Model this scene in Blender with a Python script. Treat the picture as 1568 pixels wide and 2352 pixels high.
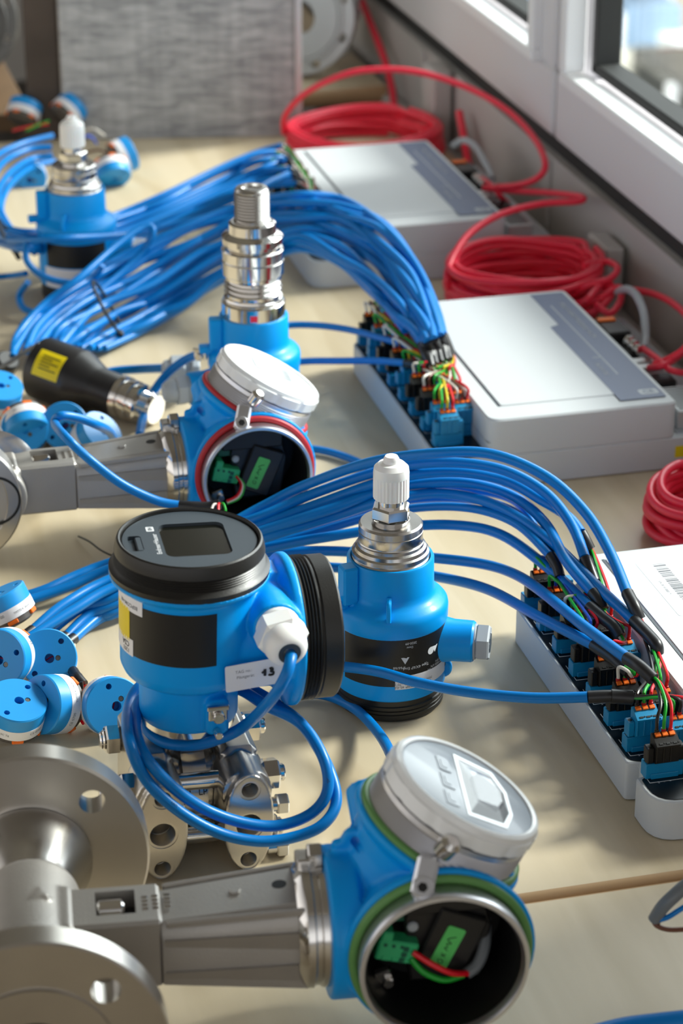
import bpy, bmesh, math, random
from mathutils import Vector, Matrix, Euler
from math import sin, cos, pi, radians, atan, sqrt
random.seed(7)
scene = bpy.context.scene
for o in list(bpy.data.objects): bpy.data.objects.remove(o)
COL = scene.collection

# ------------------------------------------------------------------ camera
FPX = 5600.0; HORIZON = -1420.0; CAM_H = 0.90; AZ = radians(14.5)
TH = atan((1176 - HORIZON) / FPX)
cam_d = bpy.data.cameras.new('camera'); cam = bpy.data.objects.new('camera', cam_d); COL.objects.link(cam)
cam.location = (0, 0, CAM_H)
cam.rotation_euler = Euler((pi/2 - TH, 0, -AZ), 'XYZ')
cam_d.sensor_fit = 'VERTICAL'; cam_d.sensor_height = 36.0; cam_d.sensor_width = 24.0
cam_d.lens = FPX / 2352 * 36.0
cam_d.clip_start = 0.05; cam_d.clip_end = 200
cam_d.dof.use_dof = True; cam_d.dof.focus_distance = 1.74; cam_d.dof.aperture_fstop = 8.0
cam_d.dof.aperture_blades = 9
scene.camera = cam

# ------------------------------------------------------------------ world, daylight, exposure
scene.view_settings.view_transform = 'Standard'; scene.view_settings.look = 'None'
scene.view_settings.gamma = 1.0; scene.view_settings.use_curve_mapping = False
scene.view_settings.exposure = 0.32
W = bpy.data.worlds.new('world'); scene.world = W; W.use_nodes = True
nt = W.node_tree; nt.nodes.clear()
tc = nt.nodes.new('ShaderNodeTexCoord'); sep = nt.nodes.new('ShaderNodeSeparateXYZ')
nt.links.new(tc.outputs['Generated'], sep.inputs[0])
rampx = nt.nodes.new('ShaderNodeValToRGB'); rampz = nt.nodes.new('ShaderNodeValToRGB')
mx = nt.nodes.new('ShaderNodeMapRange'); mx.inputs['From Min'].default_value = -1
mz = nt.nodes.new('ShaderNodeMapRange'); mz.inputs['From Min'].default_value = -1
nt.links.new(sep.outputs['X'], mx.inputs['Value']); nt.links.new(sep.outputs['Z'], mz.inputs['Value'])
nt.links.new(mx.outputs[0], rampx.inputs[0]); nt.links.new(mz.outputs[0], rampz.inputs[0])
def ramp(r, stops):
    e = r.color_ramp.elements
    while len(e) > 2: e.remove(e[-1])
    e[0].position, e[0].color = stops[0][0], (*stops[0][1], 1)
    e[1].position, e[1].color = stops[-1][0], (*stops[-1][1], 1)
    for p, c in stops[1:-1]:
        n = e.new(p); n.color = (*c, 1)
ramp(rampx, [(0.0, (.76, .74, .72)), (0.62, (.62, .63, .64)), (0.80, (2.6, 2.7, 2.8)), (1.0, (3.4, 3.5, 3.7))])
ramp(rampz, [(0.0, (.22, .20, .18)), (0.47, (.32, .30, .28)), (0.52, (1.45, 1.45, 1.45)), (0.62, (1.3, 1.3, 1.3)), (0.73, (.50, .50, .50)), (0.86, (.22, .22, .22)), (1.0, (.16, .16, .16))])
mul = nt.nodes.new('ShaderNodeMixRGB'); mul.blend_type = 'MULTIPLY'; mul.inputs[0].default_value = 1
nt.links.new(rampx.outputs[0], mul.inputs[1]); nt.links.new(rampz.outputs[0], mul.inputs[2])
bg = nt.nodes.new('ShaderNodeBackground'); bg.inputs['Strength'].default_value = 1.0
wo = nt.nodes.new('ShaderNodeOutputWorld')
nt.links.new(mul.outputs[0], bg.inputs[0]); nt.links.new(bg.outputs[0], wo.inputs[0])

def area(name, loc, target, sx, sy, power, col=(1, 1, 1)):
    d = bpy.data.lights.new(name, 'AREA'); d.shape = 'RECTANGLE'; d.size = sx; d.size_y = sy
    d.energy = power; d.color = col
    o = bpy.data.objects.new(name, d); COL.objects.link(o); o.location = loc
    o.rotation_euler = (Vector(target) - Vector(loc)).to_track_quat('-Z', 'Y').to_euler(); return o
area('window_daylight', (1.75, 3.0, 1.35), (.5, 2.1, 0), 1.7, 1.1, 28, (.93, .97, 1.0))
area('window_daylight_near', (1.9, 1.5, 1.5), (.35, 1.5, 0), .9, .7, 2.5, (.96, .98, 1.0))
sd = bpy.data.lights.new('sun', 'SUN'); sd.energy = 5.4; sd.angle = radians(12); sd.color = (1, .97, .92)
sun = bpy.data.objects.new('sun', sd); COL.objects.link(sun)
sun.rotation_euler = (Vector((-1.0, -.18, -.72))).to_track_quat('-Z', 'Y').to_euler()

area('open_sky_outside', (5, 14, 5), (11.5, 26, -5), 6, 6, 5200, (.95, .98, 1.0))
# ------------------------------------------------------------------ measuring helpers
def ray(px, py):
    u = (px - 784) / FPX; v = -(py - 1176) / FPX
    y = cos(TH) + v*sin(TH); z = -sin(TH) + v*cos(TH)
    return Vector((u*cos(AZ) + y*sin(AZ), -u*sin(AZ) + y*cos(AZ), z))
def at(px, py, z=0.0):
    r = ray(px, py); t = (z - CAM_H)/r.z
    return Vector((r.x*t, r.y*t, z))
def facing(x, y, z):
    """direction given as (right, up, towards the viewer's side) turned into room axes"""
    yy = y*sin(TH) - z*cos(TH); zz = y*cos(TH) + z*sin(TH)
    return Vector((x*cos(AZ) + yy*sin(AZ), -x*sin(AZ) + yy*cos(AZ), zz)).normalized()

# ------------------------------------------------------------------ materials
def lin(h):
    h = h.lstrip('#'); c = [int(h[i:i+2], 16)/255 for i in (0, 2, 4)]
    return tuple((v/12.92 if v <= .04045 else ((v+.055)/1.055)**2.4) for v in c) + (1,)
def mat(name, col, rough=.5, metal=0, bump=0, bscale=300, coat=0, spec=.5, mottle=0, mscale=8, aniso=0, trans=0, alpha=1, sub=0):
    m = bpy.data.materials.new(name); m.use_nodes = True; n = m.node_tree; b = n.nodes['Principled BSDF']
    c = lin(col) if isinstance(col, str) else (*col, 1)
    b.inputs['Base Color'].default_value = c; b.inputs['Roughness'].default_value = rough
    b.inputs['Metallic'].default_value = metal; b.inputs['Coat Weight'].default_value = coat
    b.inputs['Specular IOR Level'].default_value = spec; b.inputs['Transmission Weight'].default_value = trans
    b.inputs['Coat Roughness'].default_value = .08
    if sub: b.inputs['Subsurface Weight'].default_value = sub; b.inputs['Subsurface Scale'].default_value = .004
    if aniso: b.inputs['Anisotropic'].default_value = aniso
    t = n.nodes.new('ShaderNodeTexCoord')
    if mottle:
        ns = n.nodes.new('ShaderNodeTexNoise'); ns.inputs['Scale'].default_value = mscale; ns.inputs['Detail'].default_value = 4
        n.links.new(t.outputs['Object'], ns.inputs['Vector'])
        r = n.nodes.new('ShaderNodeValToRGB')
        r.color_ramp.elements[0].color = (*[v*(1-mottle) for v in c[:3]], 1); r.color_ramp.elements[1].color = (*[min(1, v*(1+mottle)) for v in c[:3]], 1)
        r.color_ramp.elements[0].position = .35; r.color_ramp.elements[1].position = .65
        n.links.new(ns.outputs[0], r.inputs[0]); n.links.new(r.outputs[0], b.inputs['Base Color'])
    if bump:
        nb = n.nodes.new('ShaderNodeTexNoise'); nb.inputs['Scale'].default_value = bscale; nb.inputs['Detail'].default_value = 3
        n.links.new(t.outputs['Object'], nb.inputs['Vector'])
        bp = n.nodes.new('ShaderNodeBump'); bp.inputs['Strength'].default_value = bump; bp.inputs['Distance'].default_value = .0004
        n.links.new(nb.outputs[0], bp.inputs['Height']); n.links.new(bp.outputs[0], b.inputs['Normal'])
    return m
M = {}
M['blue'] = mat('blue_enamel', '#009bec', .38, coat=.05, bump=.08, bscale=500, spec=.22)
M['cable'] = mat('blue_cable_jacket', '#0076c4', .33, bump=.05, bscale=200, spec=.3)
M['disc'] = mat('blue_plastic', '#1b93dd', .38)
M['disc_dark'] = mat('blue_plastic_deep', '#0c6db4', .4)
M['redcable'] = mat('red_cable_jacket', '#ee2a46', .38)
M['steel'] = mat('turned_steel', '#c9c6c2', .22, metal=1, mottle=.05, mscale=30, aniso=.3)
M['steel_pol'] = mat('polished_steel', '#dcd9d5', .12, metal=1)
M['steel_face'] = mat('ground_steel_face', '#c2bdb6', .30, metal=1, mottle=.04, mscale=20)
M['steel_cast'] = mat('blasted_cast_steel', '#aeaaa5', .50, metal=.75, bump=.5, bscale=700, mottle=.06, mscale=15)
M['alu'] = mat('bare_aluminium', '#dcdde2', .36, metal=1)
M['black'] = mat('black_painted_metal', '#1a1917', .38, bump=.2, bscale=900)
M['rubber'] = mat('black_rubber', '#17181a', .45)
M['sleeve'] = mat('black_heat_shrink', '#1d1d20', .38)
M['darkplastic'] = mat('charcoal_plastic', '#39424a', .42)
M['blackplastic'] = mat('black_plastic', '#1d1c1d', .38)
M['pit'] = mat('black_inside', '#08080a', .5)
M['lcd'] = mat('blank_display', '#14150f', .12, coat=.5)
M['blacklabel'] = mat('black_label', '#0c0b0b', .45)
M['whitelabel'] = mat('white_label', '#e6e6ea', .5)
M['yellow'] = mat('yellow_label', '#e8cf05', .5)
M['ink'] = mat('black_ink', '#151316', .6)
M['greyink'] = mat('grey_ink', '#6d7076', .6)
M['whiteink'] = mat('white_print', '#d5d8dc', .5)
M['whiteplastic'] = mat('white_nylon', '#f2f2f0', .35, sub=.1)
M['lidwhite'] = mat('white_lid_plastic', '#eef0f0', .25, coat=.3)
M['lidgrey'] = mat('grey_lid_face', '#aebac6', .3, coat=.3)
M['greyplastic'] = mat('grey_nylon', '#aeb4ba', .45)
M['boxgrey'] = mat('light_grey_housing', '#c8cccf', .5, bump=.15, bscale=900)
M['boxband'] = mat('slate_grey_label', '#66708a', .5)
M['pcb'] = mat('black_circuit_board', '#07090c', .35)
M['terminal_blue'] = mat('blue_terminal_plastic', '#0b86b8', .4)
M['terminal_black'] = mat('black_terminal_plastic', '#120f0d', .4)
M['orange'] = mat('orange_lever', '#f0700c', .4)
M['gold'] = mat('brass_screw', '#c08a3a', .3, metal=1)
M['wire_red'] = mat('red_wire', '#e00c22', .35); M['wire_green'] = mat('green_wire', '#12a02a', .35)
M['wire_white'] = mat('white_wire', '#d8d2c6', .4); M['wire_black'] = mat('black_wire', '#17120f', .35)
M['wire_brown'] = mat('brown_wire', '#6a3a20', .4); M['wire_blue'] = mat('blue_wire', '#1450c8', .4); M['wire_yellow'] = mat('yellow_wire', '#d8c21c', .4)
M['ferrule'] = mat('dark_red_ferrule', '#b00a14', .4)
M['oring_green'] = mat('green_rubber_ring', '#5c8f4c', .45); M['oring_red'] = mat('red_rubber_ring', '#b8232c', .45)
M['green_term'] = mat('green_terminal_block', '#35b878', .4); M['green_dark'] = mat('dark_green_board', '#0a5a44', .45)
M['sticker_green'] = mat('green_sticker', '#5fce6a', .55)
M['frame_metal'] = mat('painted_window_frame', '#dad9db', .45)
M['frame_edge'] = mat('white_glazing_bead', '#f0f1f2', .4)
M['gap'] = mat('dark_joint', '#2a2b2a', .7)
M['parapet'] = mat('grey_wall_panel', '#bbb9b6', .6, bump=.1, bscale=200)
M['wallpaint'] = mat('wall_paint', '#bdb9b2', .8)
M['floorm'] = mat('dark_floor', '#4a453f', .6, mottle=.15, mscale=3)
M['darkwood'] = mat('dark_brown_board', '#4b4038', .6, mottle=.2, mscale=12)
M['shelfwood'] = mat('brown_shelf', '#6b5238', .55, mottle=.15, mscale=10)
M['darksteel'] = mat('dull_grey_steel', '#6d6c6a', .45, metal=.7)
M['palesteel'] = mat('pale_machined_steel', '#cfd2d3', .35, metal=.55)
M['clearplastic'] = mat('clear_wrap', '#dfe6ee', .15, trans=.6)
M['greycable'] = mat('grey_cable_jacket', '#6f7478', .4)
M['lidglass'] = mat('lid_window_glass', '#e9eef2', .03, trans=.75, coat=.5)
M['clearterm'] = mat('smoky_plastic', '#6a6560', .25, trans=.3)

def wood(name, base, dark, scale=1.0):
    m = bpy.data.materials.new(name); m.use_nodes = True; n = m.node_tree; b = n.nodes['Principled BSDF']
    b.inputs['Roughness'].default_value = .42; b.inputs['Specular IOR Level'].default_value = .4
    t = n.nodes.new('ShaderNodeTexCoord'); mp = n.nodes.new('ShaderNodeMapping')
    mp.inputs['Scale'].default_value = (16*scale, 1.3*scale, 1); n.links.new(t.outputs['Object'], mp.inputs[0])
    n1 = n.nodes.new('ShaderNodeTexNoise'); n1.inputs['Scale'].default_value = 1.6; n1.inputs['Detail'].default_value = 6; n1.inputs['Distortion'].default_value = .7
    n.links.new(mp.outputs[0], n1.inputs['Vector'])
    mp2 = n.nodes.new('ShaderNodeMapping'); mp2.inputs['Scale'].default_value = (5, .55, 1); n.links.new(t.outputs['Object'], mp2.inputs[0])
    w = n.nodes.new('ShaderNodeTexWave'); w.wave_type = 'RINGS'; w.rings_direction = 'X'; w.inputs['Scale'].default_value = 2.6
    w.inputs['Distortion'].default_value = 5; w.inputs['Detail'].default_value = 3; w.inputs['Detail Scale'].default_value = .8
    n.links.new(mp2.outputs[0], w.inputs['Vector'])
    r = n.nodes.new('ShaderNodeValToRGB'); r.color_ramp.elements[0].color = lin(dark); r.color_ramp.elements[1].color = lin(base)
    r.color_ramp.elements[0].position = .30; r.color_ramp.elements[1].position = .62
    n.links.new(n1.outputs[0], r.inputs[0])
    r2 = n.nodes.new('ShaderNodeValToRGB'); r2.color_ramp.elements[0].color = lin(dark); r2.color_ramp.elements[0].position = .0
    r2.color_ramp.elements[1].color = (1, 1, 1, 1); r2.color_ramp.elements[1].position = .10
    n.links.new(w.outputs[0], r2.inputs[0])
    mixn = n.nodes.new('ShaderNodeMixRGB'); mixn.blend_type = 'MULTIPLY'; mixn.inputs[0].default_value = .22
    n.links.new(r.outputs[0], mixn.inputs[1]); n.links.new(r2.outputs[0], mixn.inputs[2])
    n.links.new(mixn.outputs[0], b.inputs['Base Color'])
    return m
M['maple'] = wood('maple_laminate', '#d3c3a6', '#c4b393')
M['edge'] = mat('beige_table_edge', '#b89770', .4)
def slabmat():
    m = bpy.data.materials.new('grey_fibre_laminate'); m.use_nodes = True; n = m.node_tree; b = n.nodes['Principled BSDF']
    b.inputs['Roughness'].default_value = .7
    t = n.nodes.new('ShaderNodeTexCoord'); mp = n.nodes.new('ShaderNodeMapping'); mp.inputs['Scale'].default_value = (9, 9, 42)
    n.links.new(t.outputs['Object'], mp.inputs[0])
    a = n.nodes.new('ShaderNodeTexNoise'); a.inputs['Scale'].default_value = 2.2; a.inputs['Detail'].default_value = 6; a.inputs['Distortion'].default_value = 1.2
    n.links.new(mp.outputs[0], a.inputs['Vector'])
    r = n.nodes.new('ShaderNodeValToRGB'); r.color_ramp.elements[0].color = lin('#8b8d90'); r.color_ramp.elements[1].color = lin('#bcbdbf')
    r.color_ramp.elements[0].position = .33; r.color_ramp.elements[1].position = .66
    n.links.new(a.outputs[0], r.inputs[0])
    mp2 = n.nodes.new('ShaderNodeMapping'); mp2.inputs['Scale'].default_value = (60, 60, 4); n.links.new(t.outputs['Object'], mp2.inputs[0])
    c = n.nodes.new('ShaderNodeTexNoise'); c.inputs['Scale'].default_value = 2; c.inputs['Detail'].default_value = 5; n.links.new(mp2.outputs[0], c.inputs['Vector'])
    x = n.nodes.new('ShaderNodeMixRGB'); x.blend_type = 'OVERLAY'; x.inputs[0].default_value = .28
    n.links.new(r.outputs[0], x.inputs[1]); n.links.new(c.outputs[0], x.inputs[2]); n.links.new(x.outputs[0], b.inputs['Base Color'])
    return m
M['slab'] = slabmat()

# ------------------------------------------------------------------ mesh builder (millimetres)
def basis(origin, z, xh=(1, 0, 0)):
    z = Vector(z).normalized(); xh = Vector(xh)
    if abs(xh.normalized().dot(z)) > .98: xh = Vector((0, 1, 0))
    y = z.cross(xh).normalized(); x = y.cross(z)
    m = Matrix.Identity(4)
    for i in range(3): m[i][0] = x[i]; m[i][1] = y[i]; m[i][2] = z[i]; m[i][3] = origin[i]
    return m
T = lambda x=0, y=0, z=0: Matrix.Translation((x, y, z))
R = lambda a, ax: Matrix.Rotation(radians(a), 4, ax)
I4 = Matrix.Identity(4)
class MB:
    def __init__(s): s.v = []; s.f = []; s.m = []
    def add(s, v, f, X=I4, mi=0):
        k = len(s.v); s.v += [X @ Vector(p) for p in v]; s.f += [tuple(i + k for i in q) for q in f]; s.m += [mi]*len(f); return s
    def lathe(s, prof, n=48, X=I4, mi=0, closed=False):
        """prof: (radius, height) from bottom outwards/up; r=0 ends make caps"""
        v = []; f = []; idx = []
        for r, z in prof:
            if r <= 1e-6: idx.append([len(v)]); v.append((0, 0, z))
            else:
                idx.append(list(range(len(v), len(v)+n)))
                v += [(r*cos(2*pi*i/n), r*sin(2*pi*i/n), z) for i in range(n)]
        pr = list(zip(idx[:-1], idx[1:])) + ([(idx[-1], idx[0])] if closed else [])
        for a, b in pr:
            for i in range(n):
                j = (i+1) % n
                if len(a) == 1 and len(b) == 1: continue
                if len(a) == 1: f.append((a[0], b[j], b[i]))
                elif len(b) == 1: f.append((a[i], a[j], b[0]))
                else: f.append((a[i], a[j], b[j], b[i]))
        return s.add(v, f, X, mi)
    def cyl(s, r, z0, z1, n=32, X=I4, c=0, mi=0):
        c = min(c, r*.9)
        p = [(0, z0), (r-c, z0), (r, z0+c), (r, z1-c), (r-c, z1), (0, z1)] if c else [(0, z0), (r, z0), (r, z1), (0, z1)]
        return s.lathe(p, n, X, mi)
    def torus(s, R_, r, n=64, k=12, X=I4, mi=0, z=0):
        return s.lathe([(R_ + r*cos(2*pi*i/k), z + r*sin(2*pi*i/k)) for i in range(k)], n, X, mi, True)
    def box(s, sx, sy, sz, X=I4, c=0, mi=0, z0=None):
        """centred in x,y; z from z0 (or centred); c = chamfer"""
        zc = 0 if z0 is None else z0 + sz/2
        a, b, d = sx/2, sy/2, sz/2
        if c <= 0:
            v = [(x*a, y*b, z*d+zc) for x in (-1, 1) for y in (-1, 1) for z in (-1, 1)]
            f = [(0, 1, 3, 2), (4, 6, 7, 5), (0, 4, 5, 1), (2, 3, 7, 6), (0, 2, 6, 4), (1, 5, 7, 3)]
            return s.add(v, f, X, mi)
        c = min(c, a*.95, b*.95, d*.95); v = []; ix = {}
        for x in (-1, 1):
            for y in (-1, 1):
                for z in (-1, 1):
                    for k, q in enumerate(((a, b-c, d-c), (a-c, b, d-c), (a-c, b-c, d))):
                        ix[(x, y, z, k)] = len(v); v.append((x*q[0], y*q[1], z*q[2]+zc))
        f = []
        for x in (-1, 1): f.append([ix[(x, y, z, 0)] for y, z in ((-1, -1), (1, -1), (1, 1), (-1, 1))][::x])
        for y in (-1, 1): f.append([ix[(x, y, z, 1)] for x, z in ((-1, -1), (1, -1), (1, 1), (-1, 1))][::-y])
        for z in (-1, 1): f.append([ix[(x, y, z, 2)] for x, y in ((-1, -1), (1, -1), (1, 1), (-1, 1))][::z])
        for x in (-1, 1):
            for y in (-1, 1): f.append([ix[(x, y, -1, 0)], ix[(x, y, -1, 1)], ix[(x, y, 1, 1)], ix[(x, y, 1, 0)]][::-x*y])
        for x in (-1, 1):
            for z in (-1, 1): f.append([ix[(x, -1, z, 0)], ix[(x, 1, z, 0)], ix[(x, 1, z, 2)], ix[(x, -1, z, 2)]][::x*z])
        for y in (-1, 1):
            for z in (-1, 1): f.append([ix[(-1, y, z, 1)], ix[(1, y, z, 1)], ix[(1, y, z, 2)], ix[(-1, y, z, 2)]][::-y*z])
        for x in (-1, 1):
            for y in (-1, 1):
                for z in (-1, 1): f.append([ix[(x, y, z, 0)], ix[(x, y, z, 1)], ix[(x, y, z, 2)]][::x*y*z])
        return s.add(v, [tuple(q) for q in f], X, mi)
    def prism(s, pts, z0, z1, X=I4, c=0, mi=0):
        """outline (x,y) counter-clockwise, extruded; optional top/bottom chamfer by inset"""
        n = len(pts)
        def inset(d):
            out = []
            for i in range(n):
                p0, p, p1 = Vector(pts[i-1]), Vector(pts[i]), Vector(pts[(i+1) % n])
                e0 = (p-p0); e1 = (p1-p)
                if e0.length < 1e-9 or e1.length < 1e-9: out.append(tuple(p)); continue
                n0 = Vector((-e0.y, e0.x)).normalized(); n1 = Vector((-e1.y, e1.x)).normalized()
                b = (n0+n1)
                b = n0 if b.length < 1e-6 else b.normalized()
                out.append(tuple(p + b*(d/max(.35, b.dot(n0)))))
            return out
        rings = []
        if c: q = inset(c); rings = [(q, z0), (pts, z0+c), (pts, z1-c), (q, z1)]
        else: rings = [(pts, z0), (pts, z1)]
        v = []; f = []
        for q, z in rings: v += [(x, y, z) for x, y in q]
        for k in range(len(rings)-1):
            for i in range(n): j = (i+1) % n; f.append((k*n+i, k*n+j, (k+1)*n+j, (k+1)*n+i))
        f.append(tuple(reversed(range(n)))); f.append(tuple(range((len(rings)-1)*n, len(rings)*n)))
        return s.add(v, f, X, mi)
    def hexnut(s, af, z0, z1, X=I4, c=1, mi=0):
        r = af/sqrt(3)
        return s.prism([(r*cos(pi/3*i), r*sin(pi/3*i)) for i in range(6)], z0, z1, X, c, mi)
    def tube(s, pts, r, n=12, X=I4, mi=0, caps=True):
        """pts in mm; r number or list"""
        P = [Vector(p) for p in pts]; k = len(P)
        rr = r if isinstance(r, (list, tuple)) else [r]*k
        tan = [(P[min(i+1, k-1)] - P[max(i-1, 0)]).normalized() for i in range(k)]
        up = Vector((0, 0, 1)) if abs(tan[0].z) < .9 else Vector((1, 0, 0))
        nrm = (up - tan[0]*up.dot(tan[0])).normalized(); v = []; f = []
        for i in range(k):
            nrm = (nrm - tan[i]*nrm.dot(tan[i])).normalized(); bn = tan[i].cross(nrm)
            v += [P[i] + nrm*(rr[i]*cos(2*pi*j/n)) + bn*(rr[i]*sin(2*pi*j/n)) for j in range(n)]
        for i in range(k-1):
            for j in range(n): q = (j+1) % n; f.append((i*n+j, i*n+q, (i+1)*n+q, (i+1)*n+j))
        if caps: f.append(tuple(reversed(range(n)))); f.append(tuple(range((k-1)*n, k*n)))
        return s.add(v, f, X, mi)
    def build(s, name, m, parent=None, loc=None, sharp=32, mm=True, fix=False):
        me = bpy.data.meshes.new(name); q = .001 if mm else 1
        me.from_pydata([tuple(p*q) for p in s.v], [], s.f); me.update()
        if fix:
            bm = bmesh.new(); bm.from_mesh(me); bmesh.ops.recalc_face_normals(bm, faces=bm.faces); bm.to_mesh(me); bm.free()
        for x in (m if isinstance(m, (list, tuple)) else [m]): me.materials.append(M[x])
        me.polygons.foreach_set('material_index', s.m)
        me.polygons.foreach_set('use_smooth', [True]*len(me.polygons)); me.set_sharp_from_angle(angle=radians(sharp))
        o = bpy.data.objects.new(name, me); COL.objects.link(o)
        if parent: o.parent = parent
        if loc is not None: o.location = loc
        return o
def bake(o):
    dg = bpy.context.evaluated_depsgraph_get(); dg.update()
    me = bpy.data.meshes.new_from_object(o.evaluated_get(dg)); o.modifiers.clear(); o.data = me; return o
def carve(o, cutters, sharp=32):
    """cut real holes: boolean difference with throw-away cutter meshes"""
    c = cutters.build('cutter', 'pit', fix=True); c.matrix_world = o.matrix_world.copy()
    md = o.modifiers.new('b', 'BOOLEAN'); md.operation = 'DIFFERENCE'; md.solver = 'EXACT'; md.object = c
    bpy.context.view_layer.update(); bake(o); bpy.data.objects.remove(c)
    o.data.polygons.foreach_set('use_smooth', [True]*len(o.data.polygons)); o.data.set_sharp_from_angle(angle=radians(sharp)); return o
def fuse(o, voxel=1.2, smooth=3, mname=None):
    """grow overlapping solids into one cast skin"""
    md = o.modifiers.new('r', 'REMESH'); md.mode = 'VOXEL'; md.voxel_size = voxel*.001; md.use_smooth_shade = True
    ms = o.modifiers.new('s', 'SMOOTH'); ms.factor = .5; ms.iterations = smooth
    bpy.context.view_layer.update(); bake(o)
    o.data.materials.clear(); o.data.materials.append(M[mname])
    o.data.polygons.foreach_set('use_smooth', [True]*len(o.data.polygons))
    if o.data.attributes.get('sharp_edge'): o.data.attributes.remove(o.data.attributes['sharp_edge'])
    return o
def smooth(pts, sub=8, closed=False):
    P = [Vector(p) for p in pts]; n = len(P); out = []
    rng = range(n if closed else n-1)
    for i in rng:
        if closed: a, b, c, d = P[i-1], P[i], P[(i+1) % n], P[(i+2) % n]
        else: a, b, c, d = P[max(i-1, 0)], P[i], P[i+1], P[min(i+2, n-1)]
        for k in range(sub):
            t = k/sub
            out.append(.5*((2*b) + (c-a)*t + (2*a-5*b+4*c-d)*t*t + (3*b-a-3*c+d)*t**3))
    if not closed: out.append(P[-1])
    else: out.append(out[0].copy())
    return out
def thing(name, label, cat, loc=(0, 0, 0), rot=None, group=None):
    o = bpy.data.objects.new(name, None); COL.objects.link(o); o.empty_display_size = .02
    if isinstance(loc, Matrix): o.matrix_world = loc
    else:
        o.location = loc
        if rot is not None: o.rotation_euler = rot
    return tag(o, label, cat, group)
def tag(o, label, cat, group=None):
    o['label'] = label; o['category'] = cat
    if group: o['group'] = group
    return o
def struct(o): o['kind'] = 'structure'; return o
def lettering(name, txt, size, X, m, parent, wrap=None, bold=0, space=1.0, align='CENTER'):
    """flat printed lettering; X places it (mm), wrap = radius of the cylinder it is printed on"""
    cu = bpy.data.curves.new(name, 'FONT'); cu.body = txt; cu.size = size; cu.align_x = align; cu.align_y = 'CENTER'
    cu.fill_mode = 'FRONT'; cu.offset = bold; cu.space_character = space; cu.resolution_u = 3
    to = bpy.data.objects.new(name, cu); COL.objects.link(to)
    dg = bpy.context.evaluated_depsgraph_get(); dg.update(); me = bpy.data.meshes.new_from_object(to.evaluated_get(dg))
    bpy.data.objects.remove(to)
    for v in me.vertices:
        p = v.co.copy()
        if wrap: p = Vector((wrap*sin(p.x/wrap), -wrap*cos(p.x/wrap), p.y))
        v.co = (X @ p)*.001
    me.materials.clear(); me.materials.append(M[m])
    o = bpy.data.objects.new(name, me); COL.objects.link(o)
    if parent: o.parent = parent
    return o
def patch(mb, R_, a0, a1, z0, z1, n=16, X=I4, mi=0, t=.15):
    """curved sticker on a vertical cylinder, angles in degrees measured from -y towards +x"""
    v = []; f = []
    for i in range(n+1):
        a = radians(a0 + (a1-a0)*i/n)
        for rr in (R_, R_+t):
            for z in (z0, z1): v.append((rr*sin(a), -rr*cos(a), z))
    for i in range(n):
        b = i*4; f += [(b+2, b+6, b+7, b+3), (b, b+1, b+5, b+4), (b+1, b+3, b+7, b+5), (b, b+4, b+6, b+2)]
    f += [(0, 2, 3, 1), (n*4, n*4+1, n*4+3, n*4+2)]
    mb.add(v, f, X, mi)
def rrect(w, h, r, k=5, cx=0, cy=0):
    p = []
    for (sx, sy, a) in ((1, 1, 0), (-1, 1, 90), (-1, -1, 180), (1, -1, 270)):
        for i in range(k+1):
            t = radians(a + 90*i/k); p.append((cx + sx*(w/2-r) + r*cos(t), cy + sy*(h/2-r) + r*sin(t)))
    return p
def ellipse(a, b, n=40, cx=0, cy=0): return [(cx + a*cos(2*pi*i/n), cy + b*sin(2*pi*i/n)) for i in range(n)]
def copy_tree(o, parent=None):
    c = o.copy(); COL.objects.link(c)
    if parent: c.parent = parent
    for ch in [k for k in o.children]: copy_tree(ch, c)
    return c

# ================================================================== setting
def plane(name, x0, x1, y0, y1, z0, z1, m, c=0):
    b = MB(); b.box((x1-x0)*1000, (y1-y0)*1000, (z1-z0)*1000, T((x0+x1)*500, (y0+y1)*500, (z0+z1)*500), c*1000); return b.build(name, m)
struct(plane('floor', -3, .95, -1, 7, -.76, -.74, 'floorm'))
struct(plane('wall_back', -3, .95, 6.2, 6.3, -.74, 2.4, 'wallpaint'))
# parapet panels under the windows: upper face, ledge, lower face, seams
WX = .92
struct(plane('wall_right', WX+.002, WX+.06, -1, 6.2, -.74, .085, 'parapet'))
struct(plane('trim_1', WX-.022, WX+.001, -1, 6.2, -.74, -.012, 'parapet', .004))
struct(plane('trim_2', WX+.012, WX+.05, -1, 6.2, .085, .108, 'gap'))
for i, y in enumerate((2.60, 3.12)):
    struct(plane('trim_%d' % (3+i), WX-.003, WX+.003, y-.012, y+.012, -.5, .082, 'parapet', .002))
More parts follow.
